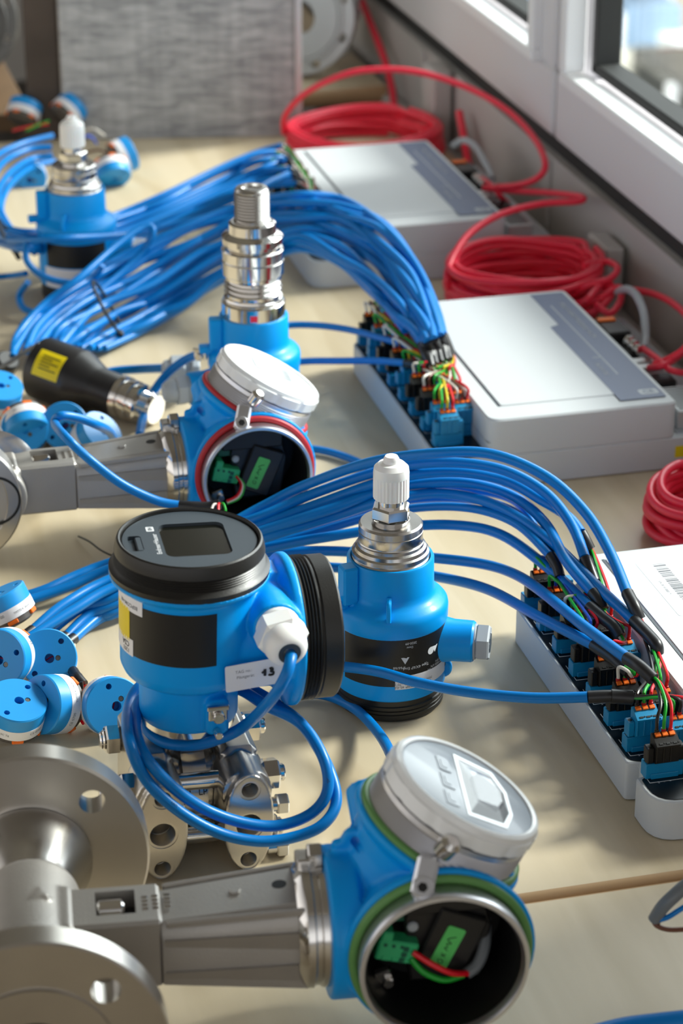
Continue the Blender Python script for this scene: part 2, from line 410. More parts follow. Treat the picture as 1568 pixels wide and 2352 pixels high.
# window frames: each sash is bottom rail + stiles, a glazing bead and panes
def window(name, y0, y1, bead0, bead1):
    z0, zs = .108, .200
    b = MB()
    def bx(ya, yb, za, zb, xa=WX, xb=WX+.06, c=.004): b.box((xb-xa)*1000, (yb-ya)*1000, (zb-za)*1000, T((xa+xb)*500, (ya+yb)*500, (za+zb)*500), c*1000)
    bx(y0, y1, z0, zs-.012); bx(y0, bead0+.0, zs-.012, 1.5); bx(bead1, y1, zs-.012, 1.5); bx(y0, y1, 1.5, 1.6)
    f = struct(b.build(name, 'frame_metal'))
    b = MB(); t = .014
    for (ya, yb, za, zb) in ((bead0-.004, bead1+.004, zs-.014, zs), (bead0-.004, bead0+t, zs, 1.5), (bead1-t, bead1+.004, zs, 1.5)):
        b.box(26, (yb-ya)*1000, (zb-za)*1000, T((WX+.001)*1000, (ya+yb)*500, (za+zb)*500), 2)
    e = b.build('glazing_bead', 'frame_edge'); e.parent = f
    b = MB()
    for (ya, yb, za, zb) in ((bead0+t, bead1-t, zs, zs+.012), (bead0+t, bead0+t+.014, zs, 1.5), (bead1-t-.014, bead1-t, zs, 1.5)):
        b.box(30, (yb-ya)*1000, (zb-za)*1000, T((WX+.035)*1000, (ya+yb)*500, (za+zb)*500), 2)
    g = b.build('gasket', 'gap'); g.parent = f
    b = MB(); b.box(4, (bead1-bead0-2*t)*1000, (1.5-zs)*1000, T((WX+.045)*1000, (bead0+bead1)*500, (1.5+zs)*500))
    p = b.build('pane', 'pane'); p.parent = f
    return f
def pane_mat():
    m = bpy.data.materials.new('window_glass'); m.use_nodes = True; n = m.node_tree; n.nodes.clear()
    o = n.nodes.new('ShaderNodeOutputMaterial'); x = n.nodes.new('ShaderNodeMixShader'); t = n.nodes.new('ShaderNodeBsdfTransparent'); g = n.nodes.new('ShaderNodeBsdfGlossy')
    g.inputs['Roughness'].default_value = .02; t.inputs[0].default_value = (.93, .96, .95, 1)
    x.inputs[0].default_value = .05
    n.links.new(t.outputs[0], x.inputs[1]); n.links.new(g.outputs[0], x.inputs[2]); n.links.new(x.outputs[0], o.inputs[0]); return m
M['pane'] = pane_mat()
window('window_1', 1.27, 2.580, 1.335, 2.536)
window('window_2', 2.592, 3.9, 2.639, 3.82)
window('window_3', 3.91, 5.3, 3.99, 5.2)
struct(plane('wall_window_side', WX, WX+.06, -1, 1.263, .108, 1.6, 'frame_metal'))
struct(plane('trim_5', WX+.02, WX+.05, 2.578, 2.594, .1, 1.6, 'gap'))
struct(plane('wall_right_upper', WX, WX+.06, -1, 6.2, 1.601, 2.4, 'wallpaint'))
struct(plane('ceiling', -3, .98, -1, 6.3, 2.4, 2.44, 'wallpaint'))
# what lies outside, well below window level
def outside(name, label, cat, x, y, z, sx, sy, sz, m, win=None, group=None):
    t = thing(name, label, cat, (x, y, z), group=group)
    b = MB(); b.box(sx*1000, sy*1000, sz*1000, c=20, z0=0); b.build('wall', m, t)
    if win:
        for i in range(win):
            w = MB(); w.box(60, sy/win*620, sz*480, T(-sx*500, (-sy/2 + sy*(i+.5)/win)*1000, 0), z0=sz*260); w.build('window_band', 'gap', t)
            w = MB(); w.box(90, 90, sz*900, T(-sx*500-60, (-sy/2 + sy*i/win)*1000, 0), z0=0); w.build('downpipe', 'frame_metal', t)
    return t
M['paving'] = mat('pale_paving', '#c4bfb2', .8, mottle=.3, mscale=1.2)
M['facade'] = mat('sand_facade', '#c9b69a', .8, mottle=.3, mscale=1.5); M['facade_blue'] = mat('blue_grey_facade', '#7f95ad', .6, mottle=.3, mscale=1.2)
M['facade_white'] = mat('white_facade', '#dfe2e4', .7)
struct(plane('ground', 1.2, 60, -10, 90, -6.2, -6.0, 'paving'))
outside('building', 'sand coloured low building outside, seen at the top of the right window pane', 'building', 13.4, 28.6, -6.0, 5, 4, 2.6, 'facade', 3)
outside('storage_shed', 'small blue shed on the paving outside, seen in the right window pane', 'shed', 10.35, 26.4, -6.0, .7, 1.2, .45, 'facade_blue', 2)
outside('container', 'dark low container on the paving outside, low in the right window pane', 'container', 9.75, 22.6, -6.0, .8, 2.6, .5, 'darksteel', 2)
outside('planter', 'white planter box on the paving outside, middle of the right window pane', 'planter', 10.35, 24.4, -6.0, .5, 1.3, .35, 'facade_white')
outside('planter', 'sand coloured planter box outside, nearest to the dark container', 'planter', 10.9, 23.6, -6.0, .45, 1.2, .4, 'facade')
outside('storage_shed', 'pale blue cabinet outside, seen through the left window pane', 'shed', 9.4, 28.6, -6.0, .6, 1.0, .4, 'facade_blue')

# ================================================================== tables
def table(name, label, x0, x1, y0, y1, zt=0.0, front=True):
    t = thing(name, label, 'table', ((x0+x1)/2, (y0+y1)/2, -.74)); ox, oy = (x0+x1)/2, (y0+y1)/2
    b = MB(); b.box((x1-x0)*1000, (y1-y0)*1000, 24, T(0, 0, 740+zt*1000-24), 0, z0=0)
    top = b.build('tabletop', 'maple', t)
    r = 12
    w = (x1-x0)*1000; d = (y1-y0)*1000; z = 740+zt*1000-12.3
    for s in (-1, 1):
        e = MB(); prof = [(r*.55*cos(radians(a)), 12.3*sin(radians(a))) for a in range(-90, 91, 15)]
        v = []; 
        for xx in (-w/2, w/2): v += [(xx, s*(d/2+p), z+q) for p, q in prof]
        n = len(prof); e.add(v, [((i, i+1, n+i+1, n+i) if s < 0 else (i, n+i, n+i+1, i+1)) for i in range(n-1)]); e.build('edge_strip', 'edge', t)
    for sx in (-1, 1):
        for sy in (-1, 1):
            l = MB(); l.box(45, 45, 740+zt*1000-24, T(sx*(w/2-60), sy*(d/2-60), 0), 2, z0=0); l.build('leg', 'darksteel', t)
    return t
table('work_table', 'long maple laminate work table carrying the blue instruments', -.75, .895, 1.274, 3.10)
table('work_table', 'nearer maple laminate table butted against the front edge of the long table', -.75, .895, .2, 1.261)
table('work_table', 'far maple laminate table right behind the grey slab, holding the pale flange', .50, .905, 3.25, 4.0)

# ================================================================== background things
t = thing('grey_slab', 'upright grey fibrous slab with pale right edge at the back of the table', 'slab', (.577, 3.06, .0), (0, 0, radians(-10.9)))
b = MB(); b.box(302, 30, 520, T(-4, 15, 0), 1.5, z0=0); b.build('panel', 'slab', t)
b = MB(); b.box(9, 34, 521, T(152, 15, 0), 1, z0=0); b.build('edge_band', 'palesteel', t)
t = thing('dark_board', 'dark brown upright board just left of the grey slab', 'board', (.41, 3.12, .0), (0, 0, radians(-10.9)))
b = MB(); b.box(44, 60, 520, T(-4, 15, 0), 2, z0=0); b.build('panel', 'darkwood', t)
def big_flange(label, c, rot, R_, m, m2):
    t = thing('pipe_flange', label, 'flange', c, rot)
    b = MB(); b.lathe([(R_*.30, -14), (R_*.98, -14), (R_, -11), (R_, 8), (R_*.98, 11), (R_*.72, 11), (R_*.70, 14), (R_*.30, 14), (R_*.30, -14)], 64); d = b.build('disc', m, t)
    cut = MB()
    for k in range(8): a = pi/8 + k*pi/4; cut.cyl(R_*.085, -30, 30, 20, T(R_*.84*cos(a), R_*.84*sin(a), 0))
    bpy.context.view_layer.update(); carve(d, cut)
    b = MB(); b.lathe([(R_*.30, -60), (R_*.45, -60), (R_*.52, -14), (R_*.3, -14), (R_*.3, -60)], 48); b.build('hub', m2, t)
    b = MB(); b.torus(R_*.78, 2.0, z=12.5); b.build('gasket_ring', m2, t)
    return t
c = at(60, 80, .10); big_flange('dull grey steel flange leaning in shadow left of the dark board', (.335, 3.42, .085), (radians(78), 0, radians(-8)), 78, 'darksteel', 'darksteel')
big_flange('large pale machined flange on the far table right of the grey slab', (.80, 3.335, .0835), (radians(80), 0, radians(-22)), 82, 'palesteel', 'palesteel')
t = thing('plastic_sheet', 'crumpled translucent wrap hanging off the far table by the pale flange', 'wrap', (.885, 3.40, .02))
b = MB(); vs = []; fs = []; n = 14
for i in range(n):
    for j in range(n): vs.append((30*(i/n-.5)+6*sin(j*1.3+i), 130*(j/n-.5), 110*(i/n)*(1-.35*j/n) + 7*sin(i*1.1+j*1.7)))
for i in range(n-1):
    for j in range(n-1): a = i*n+j; fs.append((a, a+n, a+n+1, a+1))
b.add(vs, fs); o = b.build('sheet', 'clearplastic', t)
M['navy'] = mat('navy_plastic', '#0f2f55', .5)
t = thing('shelf_unit', 'dark brown wooden shelf in shadow at the far left, carrying the dull flange', 'shelf', (.18, 3.42, -.74))
for k, (nm, m_, sx, sy, sz, x, y, z) in enumerate((('shelf_board', 'shelfwood', 440, 380, 26, 0, 0, 716), ('back_panel', 'darkwood', 440, 16, 700, 0, 182, 742), ('side_panel', 'darkwood', 16, 380, 716, -212, 0, 0), ('side_panel', 'darkwood', 16, 380, 716, 212, 0, 0))):
    b = MB(); b.box(sx, sy, sz, T(x, y, z), 1.5, z0=0); b.build(nm, m_, t)
t = thing('blue_crate', 'dark blue crate in shadow on the far left shelf', 'crate', (.155, 3.46, .004))
b = MB(); b.box(110, 120, 170, c=4, z0=0); o = b.build('crate_body', 'navy', t)
for k in range(3): b = MB(); b.box(113, 123, 5, T(0, 0, 30+45*k), 1, z0=0); b.build('rim', 'navy', t)
# strut and blue hoses in the gap between the tables, radiator pipe by the wall
t = thing('metal_strut', 'grey metal angle strut slanting down in the gap behind the table', 'strut', (.77, 3.19, -.25))
b = MB(); X = basis((0, 0, 0), (.55, -.45, -1.0)); b.box(28, 6, 420, X, 1); b.box(6, 28, 420, X @ T(14, 11, 0), 1); b.build('bar', 'parapet', t)
for i, (x, rr) in enumerate(((.835, 7), (.858, 9))):
    b = MB(); b.tube([Vector(p)*1000 for p in smooth([(x, 3.24, -.03), (x-.004, 3.19, -.06), (x, 3.17, -.2), (x+.005, 3.16, -.5), (x+.01, 3.17, -.735)])], rr, 12)
    tag(b.build('hose', 'navy'), ['thin', 'thick'][i] + ' dark blue hose hanging below the far table corner', 'hose')
t = thing('wall_duct', 'upright grey duct cover on the parapet behind the red cable', 'duct', (.905, 3.0, -.5))
b = MB(); b.box(26, 52, 590, T(0, 0, 0), 3, z0=0); b.build('cover', 'parapet', t)
t = thing('wall_duct', 'upright grey duct cover on the parapet beside the middle box', 'duct', (.905, 2.36, -.5))
b = MB(); b.box(22, 60, 560, T(0, 0, 0), 3, z0=0); b.build('cover', 'parapet', t)
b = MB(); b.tube([Vector(p)*1000 for p in smooth([(.893, 3.62, .20), (.905, 3.50, .14), (.905, 3.36, .08), (.902, 3.22, .02), (.895, 3.15, -.06), (.90, 3.1, -.2)])], 5, 12)
tag(b.build('power_cable', 'redcable'), 'dull red cable hanging along the parapet at the far end', 'cable')
b = MB(); b.tube([Vector(p)*1000 for p in smooth([(.905, 2.90, .055), (.900, 2.86, .03), (.899, 2.82, -.02), (.9, 2.78, -.1)])], 5, 12)
tag(b.build('power_cable', 'redcable'), 'short red cable dropping behind the table edge near the duct', 'cable')

# ================================================================== helpers for device details
def lug_screw(parent, X, m='steel_pol', s=1.0, name='ground_clamp'):
    """clamp plate with a slotted cheese-head screw"""
    b = MB(); b.box(12*s, 5*s, 9*s, X, .8); b.box(14*s, 3.2*s, 3*s, X @ T(0, -1.6*s, 4.5*s), .6); o = b.build(name, m, parent)
    b = MB(); b.cyl(3.9*s, 0, 3.2*s, 20, X @ T(0, -2.5*s, -1*s) @ R(90, 'X'), .7); b.cyl(2.2*s, 3.2*s, 3.4*s, 6, X @ T(0, -2.5*s, -1*s) @ R(90, 'X'))
    k = b.build('screw', m, o); return o

# ================================================================== upright pressure sensor (stands on its black cover)
def sensor_body(root, tall=False):
    b = MB(); b.lathe([(0, 0), (39, 0), (40.6, 2), (40.6, 5.5), (39.8, 6), (40.6, 6.5), (40.6, 8.5), (39.8, 9), (40.6, 9.5), (40.6, 12), (39.6, 12.6), (39.6, 17.2), (0, 17.2)], 72)
    b.build('base_cover', 'black', root)
    b = MB(); b.lathe([(0, 17), (40.2, 17), (41.8, 18.4), (42, 20), (42, 26), (42, 30), (42, 69), (42.4, 69.6), (43, 71), (43.2, 80), (42.6, 83.2), (40.6, 85.6), (37, 88.2), (34.2, 90.2), (32.9, 92.4), (32.3, 96), (32.1, 117.6), (31.4, 119), (29.6, 119), (29.2, 118), (29.2, 112), (0, 112)], 80)
    body = b.build('housing', 'blue', root)
    return body
def ribs(root):
    b = MB()   # cast latch bracket beside the neck, small eye, lower foot
    b.box(12, 13, 30, T(-36, -6, 104), 1.5); b.box(9, 13, 14, T(-32, -6, 86), 2)
    b.box(15, 10, 7, T(-44, -4, 88.5), 1); 
    b.build('latch_bracket', 'blue', root)
    b = MB(); a = radians(-115)
    P = [(34.5*cos(a), 34.5*sin(a), 88.5+9), (38.5*cos(a), 38.5*sin(a), 88.5+7.6), (40.5*cos(a), 40.5*sin(a), 91.5), (41.8*cos(a), 41.8*sin(a), 84)]
    b.tube(smooth([(33*cos(a), 33*sin(a), 99)] + P), 1.9, 10); b.build('eyelet', 'blue', root)
    b = MB(); b.cyl(8, -3, 3, 24, T(39*cos(radians(-28)), 39*sin(radians(-28)), 27) @ R(90, 'X') @ R(-28, 'Y'), 1.5); b.build('foot_lug', 'blue', root)
def side_port(root, ang, z=52, plug='greyplastic', gland=False):
    X = Matrix.Rotation(radians(ang), 4, 'Z') @ T(0, 0, z) @ R(90, 'Y')
    b = MB(); b.lathe([(0, 30), (19, 30), (17, 42), (15.8, 48), (15.6, 62), (14.6, 63.5), (0, 63.5)], 40, X); b.build('side_port', 'blue', root)
    b = MB()
    if gland:
        b.cyl(13, 63, 66, 32, X, .5); b.hexnut(25, 66, 76, X, 1); b.lathe([(0, 76), (11, 76), (11.5, 78), (10.5, 84), (7.5, 88), (5, 88.5), (0, 88.5)], 32, X)
    else:
        b.cyl(13.5, 63, 65, 32, X, .4); b.hexnut(25, 65, 75, X, 1.2)
        r = 8.2; k = [(r*cos(pi/3*i+.2), r*sin(pi/3*i+.2)) for i in range(6)]
        b.prism(k, 74.2, 75.4, X)
    o = b.build('port_plug', plug, root)
    if not gland:
        b = MB(); b.hexnut(14, 75.0, 75.5, X, 0); b.build('hex_recess', 'darkplastic', o)
def sensor_label(root, dark=(-75, 62), strip=(-18, 52), z=(31, 69.3), sticker=True):
    R_ = 42.05
    b = MB(); patch(b, R_, dark[0], dark[1], z[0], z[1], 30); lb = b.build('name_plate', 'blacklabel', root)
    if sticker:
        b = MB(); patch(b, R_+.12, strip[0], strip[1], z[0]-2.5, z[0]+8.5, 18); st = b.build('paper_sticker', 'whitelabel', lb)
        U = Matrix.Rotation(pi, 4, 'Y')
        def tx(s, size, a, zz, mm, par, rr=R_+.22):
            # printed upside down, since the device stands on its head
            XX = Matrix.Rotation(radians(a), 4, 'Z') @ T(0, 0, zz)
            o = lettering('lettering', s, size, I4, mm, par); 
            for v in o.data.vertices:
                px, py = -v.co.x*1000, -v.co.y*1000
                p = XX @ Vector((rr*sin(px/rr), -rr*cos(px/rr), py)); v.co = p*.001
            return o
        tx('Type 4X/6P Encl.', 3.2, 4, 45.5, 'whiteink', lb); tx('IP66/68', 3.0, -14, 46.6, 'whiteink', lb)
        tx('2020-09', 2.7, -2, 66, 'whiteink', lb); tx('Date:', 2.4, -3.4, 62.8, 'whiteink', lb)
        tx('CE', 6, 45, 59, 'whiteink', lb); tx('PED: -/CRN', 2.6, 38, 44, 'whiteink', lb); tx('MWP 4000 kPa', 2.8, 34, 41.5, 'whiteink', lb)
        tx('20...+70', 2.4, 50, 48, 'whiteink', lb); tx('FM', 2.4, 20, 40, 'whiteink', lb)
        tx('Mat.:316L/AISI 400', 2.4, 48, 52, 'whiteink', lb)
        tx('MWI Sensor: 0V   K: -70°C', 2.9, 2, 33.0, 'greyink', st, R_+.4); tx('SER: 12kPa/3   TEMP: 60,-0,0', 2.6, 2, 29.8+.6, 'ink', st, R_+.4)
        b = MB()
        for aa, kind in ((22, 0), (28, 1), (-8, 1)):
            pts = ellipse(3.1, 3.1, 20) if kind == 0 else [(-3.2, 2.8), (0, -2.8), (3.2, 2.8)]
            zz = 55 if aa > 0 else 52
            v = [(0, 0)] + [(p[0]*.98, p[1]*.98) for p in pts]
            vv = []
            for (x, y) in v:
                q = Matrix.Rotation(radians(aa), 4, 'Z') @ Vector(((R_+.22)*sin(x/R_), -(R_+.22)*cos(x/R_), zz+y)); vv.append(tuple(q))
            n = len(pts); b.add(vv, [(0, 1+i, 1+(i+1) % n) for i in range(n)])
        b.build('approval_marks', 'whiteink', lb)
    return lb
def process_cap(root):
    b = MB()
    b.lathe([(0, 112), (28.6, 112), (28.6, 118.5), (27.6, 119.6), (28.6, 120.6), (28.4, 123.5), (26.8, 124.6), (26.2, 127), (24.4, 128.2), (24.2, 130.5), (23.4, 131.2), (23.2, 131.8), (23.6, 132.6), (23.6, 139), (23.1, 139.4), (23.6, 140), (23.5, 144.4), (22.2, 146), (0, 146)], 80)
    b.build('process_connection', 'steel', root)
    b = MB(); b.lathe([(0, 145), (12.2, 145), (12.2, 148), (14, 148.6), (14, 149)], 48); b.hexnut(25.5, 149, 159, c=1.4)
    b.lathe([(0, 158), (9.4, 158), (9.4, 167), (0, 167)], 40); b.build('hex_fitting', 'steel_pol', root)
    b = MB(); n = 60; rr = lambda i: 13.2 if i % 2 else 12.7
    ring = [(rr(i)*cos(2*pi*i/n), rr(i)*sin(2*pi*i/n)) for i in range(n)]
    b.prism(ring, 165, 183, c=.3); b.lathe([(0, 182), (13.1, 182), (13.2, 185), (12.6, 189), (9.6, 192), (5.8, 192.6), (5.8, 195.4), (4.6, 197.6), (0, 198)], 48); b.build('protective_cap', 'whiteplastic', root)
def threaded_stack(root):
    b = MB()
    b.lathe([(0, 112), (29.4, 112), (29.4, 133), (28, 134.5), (26, 135), (27.5, 137), (27, 138.5), (24.5, 139.5), (24.5, 142), (26.8, 143.5), (24.4, 146), (26.8, 148.5), (24.2, 151), (26.4, 153.5), (24, 156), (26.5, 158), (26.5, 161), (28.6, 162.5), (28.6, 175), (27.4, 176), (28.6, 177), (28.6, 186), (27.6, 187.5), (24, 188.5), (24, 192), (28.2, 193.5), (28.2, 199), (26.5, 201), (22, 203), (21.5, 212), (19, 214), (0, 214)], 72)
    b.build('process_connection', 'steel_pol', root)
    top_ = COL.objects[-1]; top_.data.transform(Matrix.Translation((0, 0, .112)) @ Matrix.Scale(.95, 4, (0, 0, 1)) @ Matrix.Translation((0, 0, -.112)))
    b = MB(); b.hexnut(36, 203, 211, c=1.2)
    p = [(0, 210), (17, 210), (17, 214)]
    for k in range(10): p += [(17.2 if k < 1 else 16.2, 214.5+k*3), (14.9, 216+k*3)]
    b.lathe(p + [(15.6, 244.5), (14, 247), (10, 247.6), (9.6, 245), (0, 245)], 56); b.build('threaded_nipple', 'steel', root)
    top_ = COL.objects[-1]; top_.data.transform(Matrix.Translation((0, 0, .112)) @ Matrix.Scale(.95, 4, (0, 0, 1)) @ Matrix.Translation((0, 0, -.112)))
    b = MB(); patch(b, 29.45, -12, 1, 121, 127, 8); b.build('red_dot', 'redcable', root)
def sensor(label, x, y, rz, kind, port=-33, **kw):
    t = thing('pressure_sensor', label, 'sensor', (x, y, .0005), (0, 0, radians(rz)), 'upright blue pressure sensors')
    sensor_body(t); ribs(t); side_port(t, port, gland=kw.get('gland', False), plug=kw.get('plug', 'greyplastic'))
    sensor_label(t, **kw.get('lab', {})); (process_cap if kind == 'cap' else threaded_stack)(t)
    return t
sensor('blue pressure sensor with white cap, standing upright right of the display transmitter', .438, 1.55, 8, 'cap', port=-32)
s2 = sensor('blue pressure sensor with tall stacked steel fitting, standing behind the middle flowmeter', .4520, 2.072, -6, 'stack', port=190, plug='greyplastic', gland=True, lab=dict(sticker=False, dark=(-80, 20)))
b = MB(); patch(b, 42.3, 42, 62, 52, 66, 6); b.build('yellow_label', 'yellow', s2)
lug_screw(s2, Matrix.Rotation(radians(-35), 4, 'Z') @ T(-40, -30, 82))
s3 = sensor('blue pressure sensor with white cap farthest back, wrapped by blue cables', .352, 2.498, -4, 'cap', port=-20, plug='whiteplastic', lab=dict(sticker=False, dark=(-55, 40), z=(42, 68)))
b = MB(); patch(b, 42.2, -60, 60, 19, 41, 20); b.build('white_sticker', 'whitelabel', s3)

# ================================================================== display transmitter on its steel flange block
tx0 = thing('display_transmitter', 'blue transmitter with blank display and black threaded covers on a steel flange block', 'transmitter', (.2545, 1.405, .0005), (0, radians(1.9), 0))
AX = T(0, 0, 148) @ R(90, 'Y') @ Matrix.Scale(.93, 4, (0, 0, 1))                                    # axis of the side compartment (+x)
b = MB()
b.lathe([(0, 122), (30, 122), (37, 124), (43, 128), (45.5, 134), (45.5, 190), (49, 193.5), (52.4, 195), (52.8, 198), (0, 198)], 72)
b.lathe([(0, 0), (38, 0), (37, 30), (37, 56), (42, 62), (50, 66), (51.5, 68), (51.5, 72.5), (50, 73.5), (0, 73.5)], 64, AX)
b.lathe([(0, 92), (31.5, 92), (33, 95), (33, 122), (34, 128), (0, 128)], 56)
b.box(16, 30, 26, T(12, -24, 106), 3)
b.lathe([(0, -12), (20, -12), (19, 20), (16.8, 32), (16.4, 39), (0, 39)], 40, T(49.5, -6, 169) @ R(90, 'X') @ R(-5, 'X'))
b.lathe([(0, -10), (22, -10), (17, 20), (0, 22)], 40, T(52, 22, 168) @ R(-90, 'X'))
b.box(30, 40, 70, T(52, 5, 158), 10)
hb = fuse(b.build('housing', 'blue', tx0), 1.1, 4, 'blue')
b = MB(); b.lathe([(44, 197.6), (52, 197.6), (52.3, 198.5), (52, 200.4), (48, 201), (44, 201)], 72, closed=True); b.build('seal_ring', 'rubber', tx0)
b = MB(); p = [(40, 199.5), (52.4, 199.5), (52.6, 201.5), (50.4, 203)]
for k in range(5): p += [(49.6-.1*k, 204+k*1.6), (48.7-.1*k, 204.8+k*1.6)]
p += [(49.2, 212.5), (49.0, 214), (48.2, 218), (47.4, 220.6), (46.2, 221.4), (45.2, 221), (44.8, 219.6), (44.8, 216), (0, 216)]
b.lathe(p, 96); cov = b.build('display_cover', 'black', tx0)
FX = T(0, 0, 216) @ R(-3, 'Z')
b = MB(); outer = ellipse(44.4, 44.4, 72)
b.prism(outer, 0, 3.2, FX, .8); face = b.build('display_bezel', 'darkplastic', cov)
cut = MB(); cut.prism(rrect(43, 50, 6, cx=3.5), .6, 8, FX); cut.prism(rrect(9, 23, 2.5, cx=-35.5, cy=-2), .5, 8, FX); bpy.context.view_layer.update(); carve(face, cut)
b = MB(); b.prism(rrect(42.6, 49.6, 6, cx=3.5), .6, 1.1, FX); b.build('display_window', 'lcd', cov)
b = MB(); b.prism(rrect(4.6, 21, 1, cx=-33, cy=-2), .5, 3.0, FX, .8); b.build('release_tab', 'darkplastic', cov)
lettering('lettering', 'Endress+Hauser', 4.6, FX @ T(-21.8, -4.5, 3.35) @ R(90, 'Z'), 'whiteink', face, bold=.06)
b = MB(); b.prism(rrect(5.2, 7, .8, cx=-23.6, cy=18.5), 3.2, 3.35, FX); lg = b.build('logo', 'whiteink', face)
lettering('lettering', 'EH', 3.6, FX @ T(-23.4, 18.5, 3.5) @ R(90, 'Z'), 'darkplastic', lg, bold=.04)
b = MB(); p = [(30, 72), (48, 72), (49.6, 74)]
for k in range(5): p += [(48.8, 75+k*2.4), (47.4, 76.2+k*2.4)]
p += [(47.2, 87), (48.2, 88), (48.2, 99.5), (47.2, 101), (45, 101.4), (0, 101.4)]
b.lathe(p, 96, AX); b.build('side_cover', 'black', tx0)
GX = basis((49.5, -43, 172), (.03, -1, -.12), (1, 0, 0))
b = MB(); b.cyl(15, -4, 2, 32, GX, .8); b.hexnut(29.5, 1, 17, GX @ R(12, 'Z'), 1.8); b.lathe([(0, 16), (14.2, 16), (14.4, 19), (13.4, 25), (10.6, 29), (8, 30.4), (6.2, 30.4), (5.8, 26), (0, 26)], 48, GX)
gl = b.build('cable_gland', 'whiteplastic', tx0)
b = MB(); b.lathe([(4, 30.1), (7.4, 30.1), (7.4, 30.6), (4, 30.6)], 32, GX, closed=True); b.build('gland_seal', 'darkplastic', gl)
b = MB(); patch(b, 45.7, -69, 11.5, 149, 186.5, 24); pl = b.build('name_plate', 'blacklabel', tx0)
b = MB(); patch(b, 45.95, -104, -52, 180, 190.5, 12); w1 = b.build('white_sticker', 'whitelabel', tx0)
b = MB(); patch(b, 45.95, -104, -68, 158, 181.5, 12); b.build('yellow_label', 'yellow', tx0)
b = MB(); patch(b, 45.95, -104, -63, 148, 160, 12); w2 = b.build('white_sticker', 'whitelabel', tx0)
def wraptext(s, size, rr, a, zz, m, par, flip=False, bold=0):
    o = lettering('lettering', s, size, I4, m, par, bold=bold)
    for v in o.data.vertices:
        px, py = v.co.x*1000, v.co.y*1000
        if flip: px, py = -px, -py
        p = Matrix.Rotation(radians(a), 4, 'Z') @ Vector((rr*sin(px/rr), -rr*cos(px/rr), zz+py)); v.co = p*.001
    return o
wraptext('BSPCOM-HR', 3.8, 46.2, -70, 184.5, 'greyink', w1, True, .05)
wraptext('CSA', 5.2, 46.2, -74, 155.5, 'ink', w2, True, .1); wraptext('1203', 4.2, 46.2, -73, 151, 'ink', w2, True)
# flat side panel of the body with the hand-written tag sticker
LX = T(36.5, -45.2, 140.5) @ R(5, 'Z') @ R(90, 'X')
b = MB(); b.prism(rrect(44, 19, 1.5), 0, .4, LX @ R(3, 'Z')); st = b.build('tag_sticker', 'whitelabel', tx0)
lettering('lettering', 'TAG no.:', 3.0, LX @ R(3, 'Z') @ T(-9.6, 4, .5), 'greyink', st); lettering('lettering', 'Pilotgerät:', 3.0, LX @ R(3, 'Z') @ T(-8.4, 0, .5), 'greyink', st)
b = MB(); SX = LX @ R(3, 'Z') @ T(3.8, .2, .9)
b.tube([(-1.2, .2, 0), (.4, 1.4, 0), (.9, 2.2, 0)], .7, 8, SX); b.tube([(.9, 2.6, 0), (.9, .4, 0), (.7, -1.8, 0)], 1.0, 8, SX)
b.tube(smooth([(4, 2.2, 0), (5.4, 2.7, 0), (6.2, 1.6, 0), (4.8, .5, 0), (6.6, -.4, 0), (6.2, -2.0, 0), (4.2, -2.2, 0), (3.4, -1.7, 0)], 4), .8, 8, SX)
b.build('handwriting', 'ink', st)
lug_screw(tx0, T(11, -41.5, 112), s=1.05)
b = MB(); b.cyl(2.6, 0, 8, 16, T(11, -40, 98) @ R(90, 'X'), .5); b.build('screw', 'steel_pol', tx0)
b = MB(); b.lathe([(0, 66), (13, 66), (13, 76), (16, 78), (24, 80), (24, 88), (22, 93), (0, 93)], 48); b.lathe([(30, 88), (31, 88), (31, 92.4), (0, 92.4)], 40); b.build('steel_neck', 'steel_pol', tx0)
b = MB(); XC = T(0, 4, 38) @ R(90, 'Y'); b.lathe([(0, -26), (31, -26), (31, -15), (27, -14), (27, -9), (34, -8), (34, 8), (27, 9), (27, 14), (31, 15), (31, 26), (0, 26)], 56, XC)
b.box(26, 30, 36, T(0, 2, 58), 5); cell = b.build('measuring_cell', 'steel', tx0)
wraptext('HP   LP', 6.2, 34.2, 0, 0, 'ink', cell)
for v in cell.children[0].data.vertices:
    p = v.co*1000; a = 0; v.co = Vector((-2+p.x*1.0, 4-34.25*cos((p.z+8)/34), 38+34.25*sin((p.z+8)/34)))*.001
for cx, w in ((-28.5, 17), (29.5, 17)):
    b = MB()
    b.prism(ellipse(w, 37, 48), 0, 36, T(cx, -24, 37) @ R(90, 'X'), 1)
    b.box(26, 74, 72, T(cx, 8, 40), 5); b.lathe([(0, 0), (17, 0), (17, 34), (0, 34)], 40, T(cx, -22, 63) @ R(90, 'X') @ T(0, 0, 0) if False else T(cx, -18, 56) @ R(90, 'X'))
    f = fuse(b.build('process_flange', 'steel_face', tx0), 1.0, 2, 'steel_face')
    cut = MB(); Y = R(90, 'X')
    for zz, r in ((62, 5.6), (35, 8.6), (9, 5.6)):
        pr = [(0, -2), (r+1.6, -2), (r+1.6, 1.2)] + [(r - (.5 if k % 2 else 0), 1.4+k*.9) for k in range(16)] + [(r, 17), (0, 17)]
        cut.lathe(pr, 32, T(cx, -60.5, zz) @ R(-90, 'X'))
    bpy.context.view_layer.update(); carve(f, cut, 28)
    if cx > 0: pass
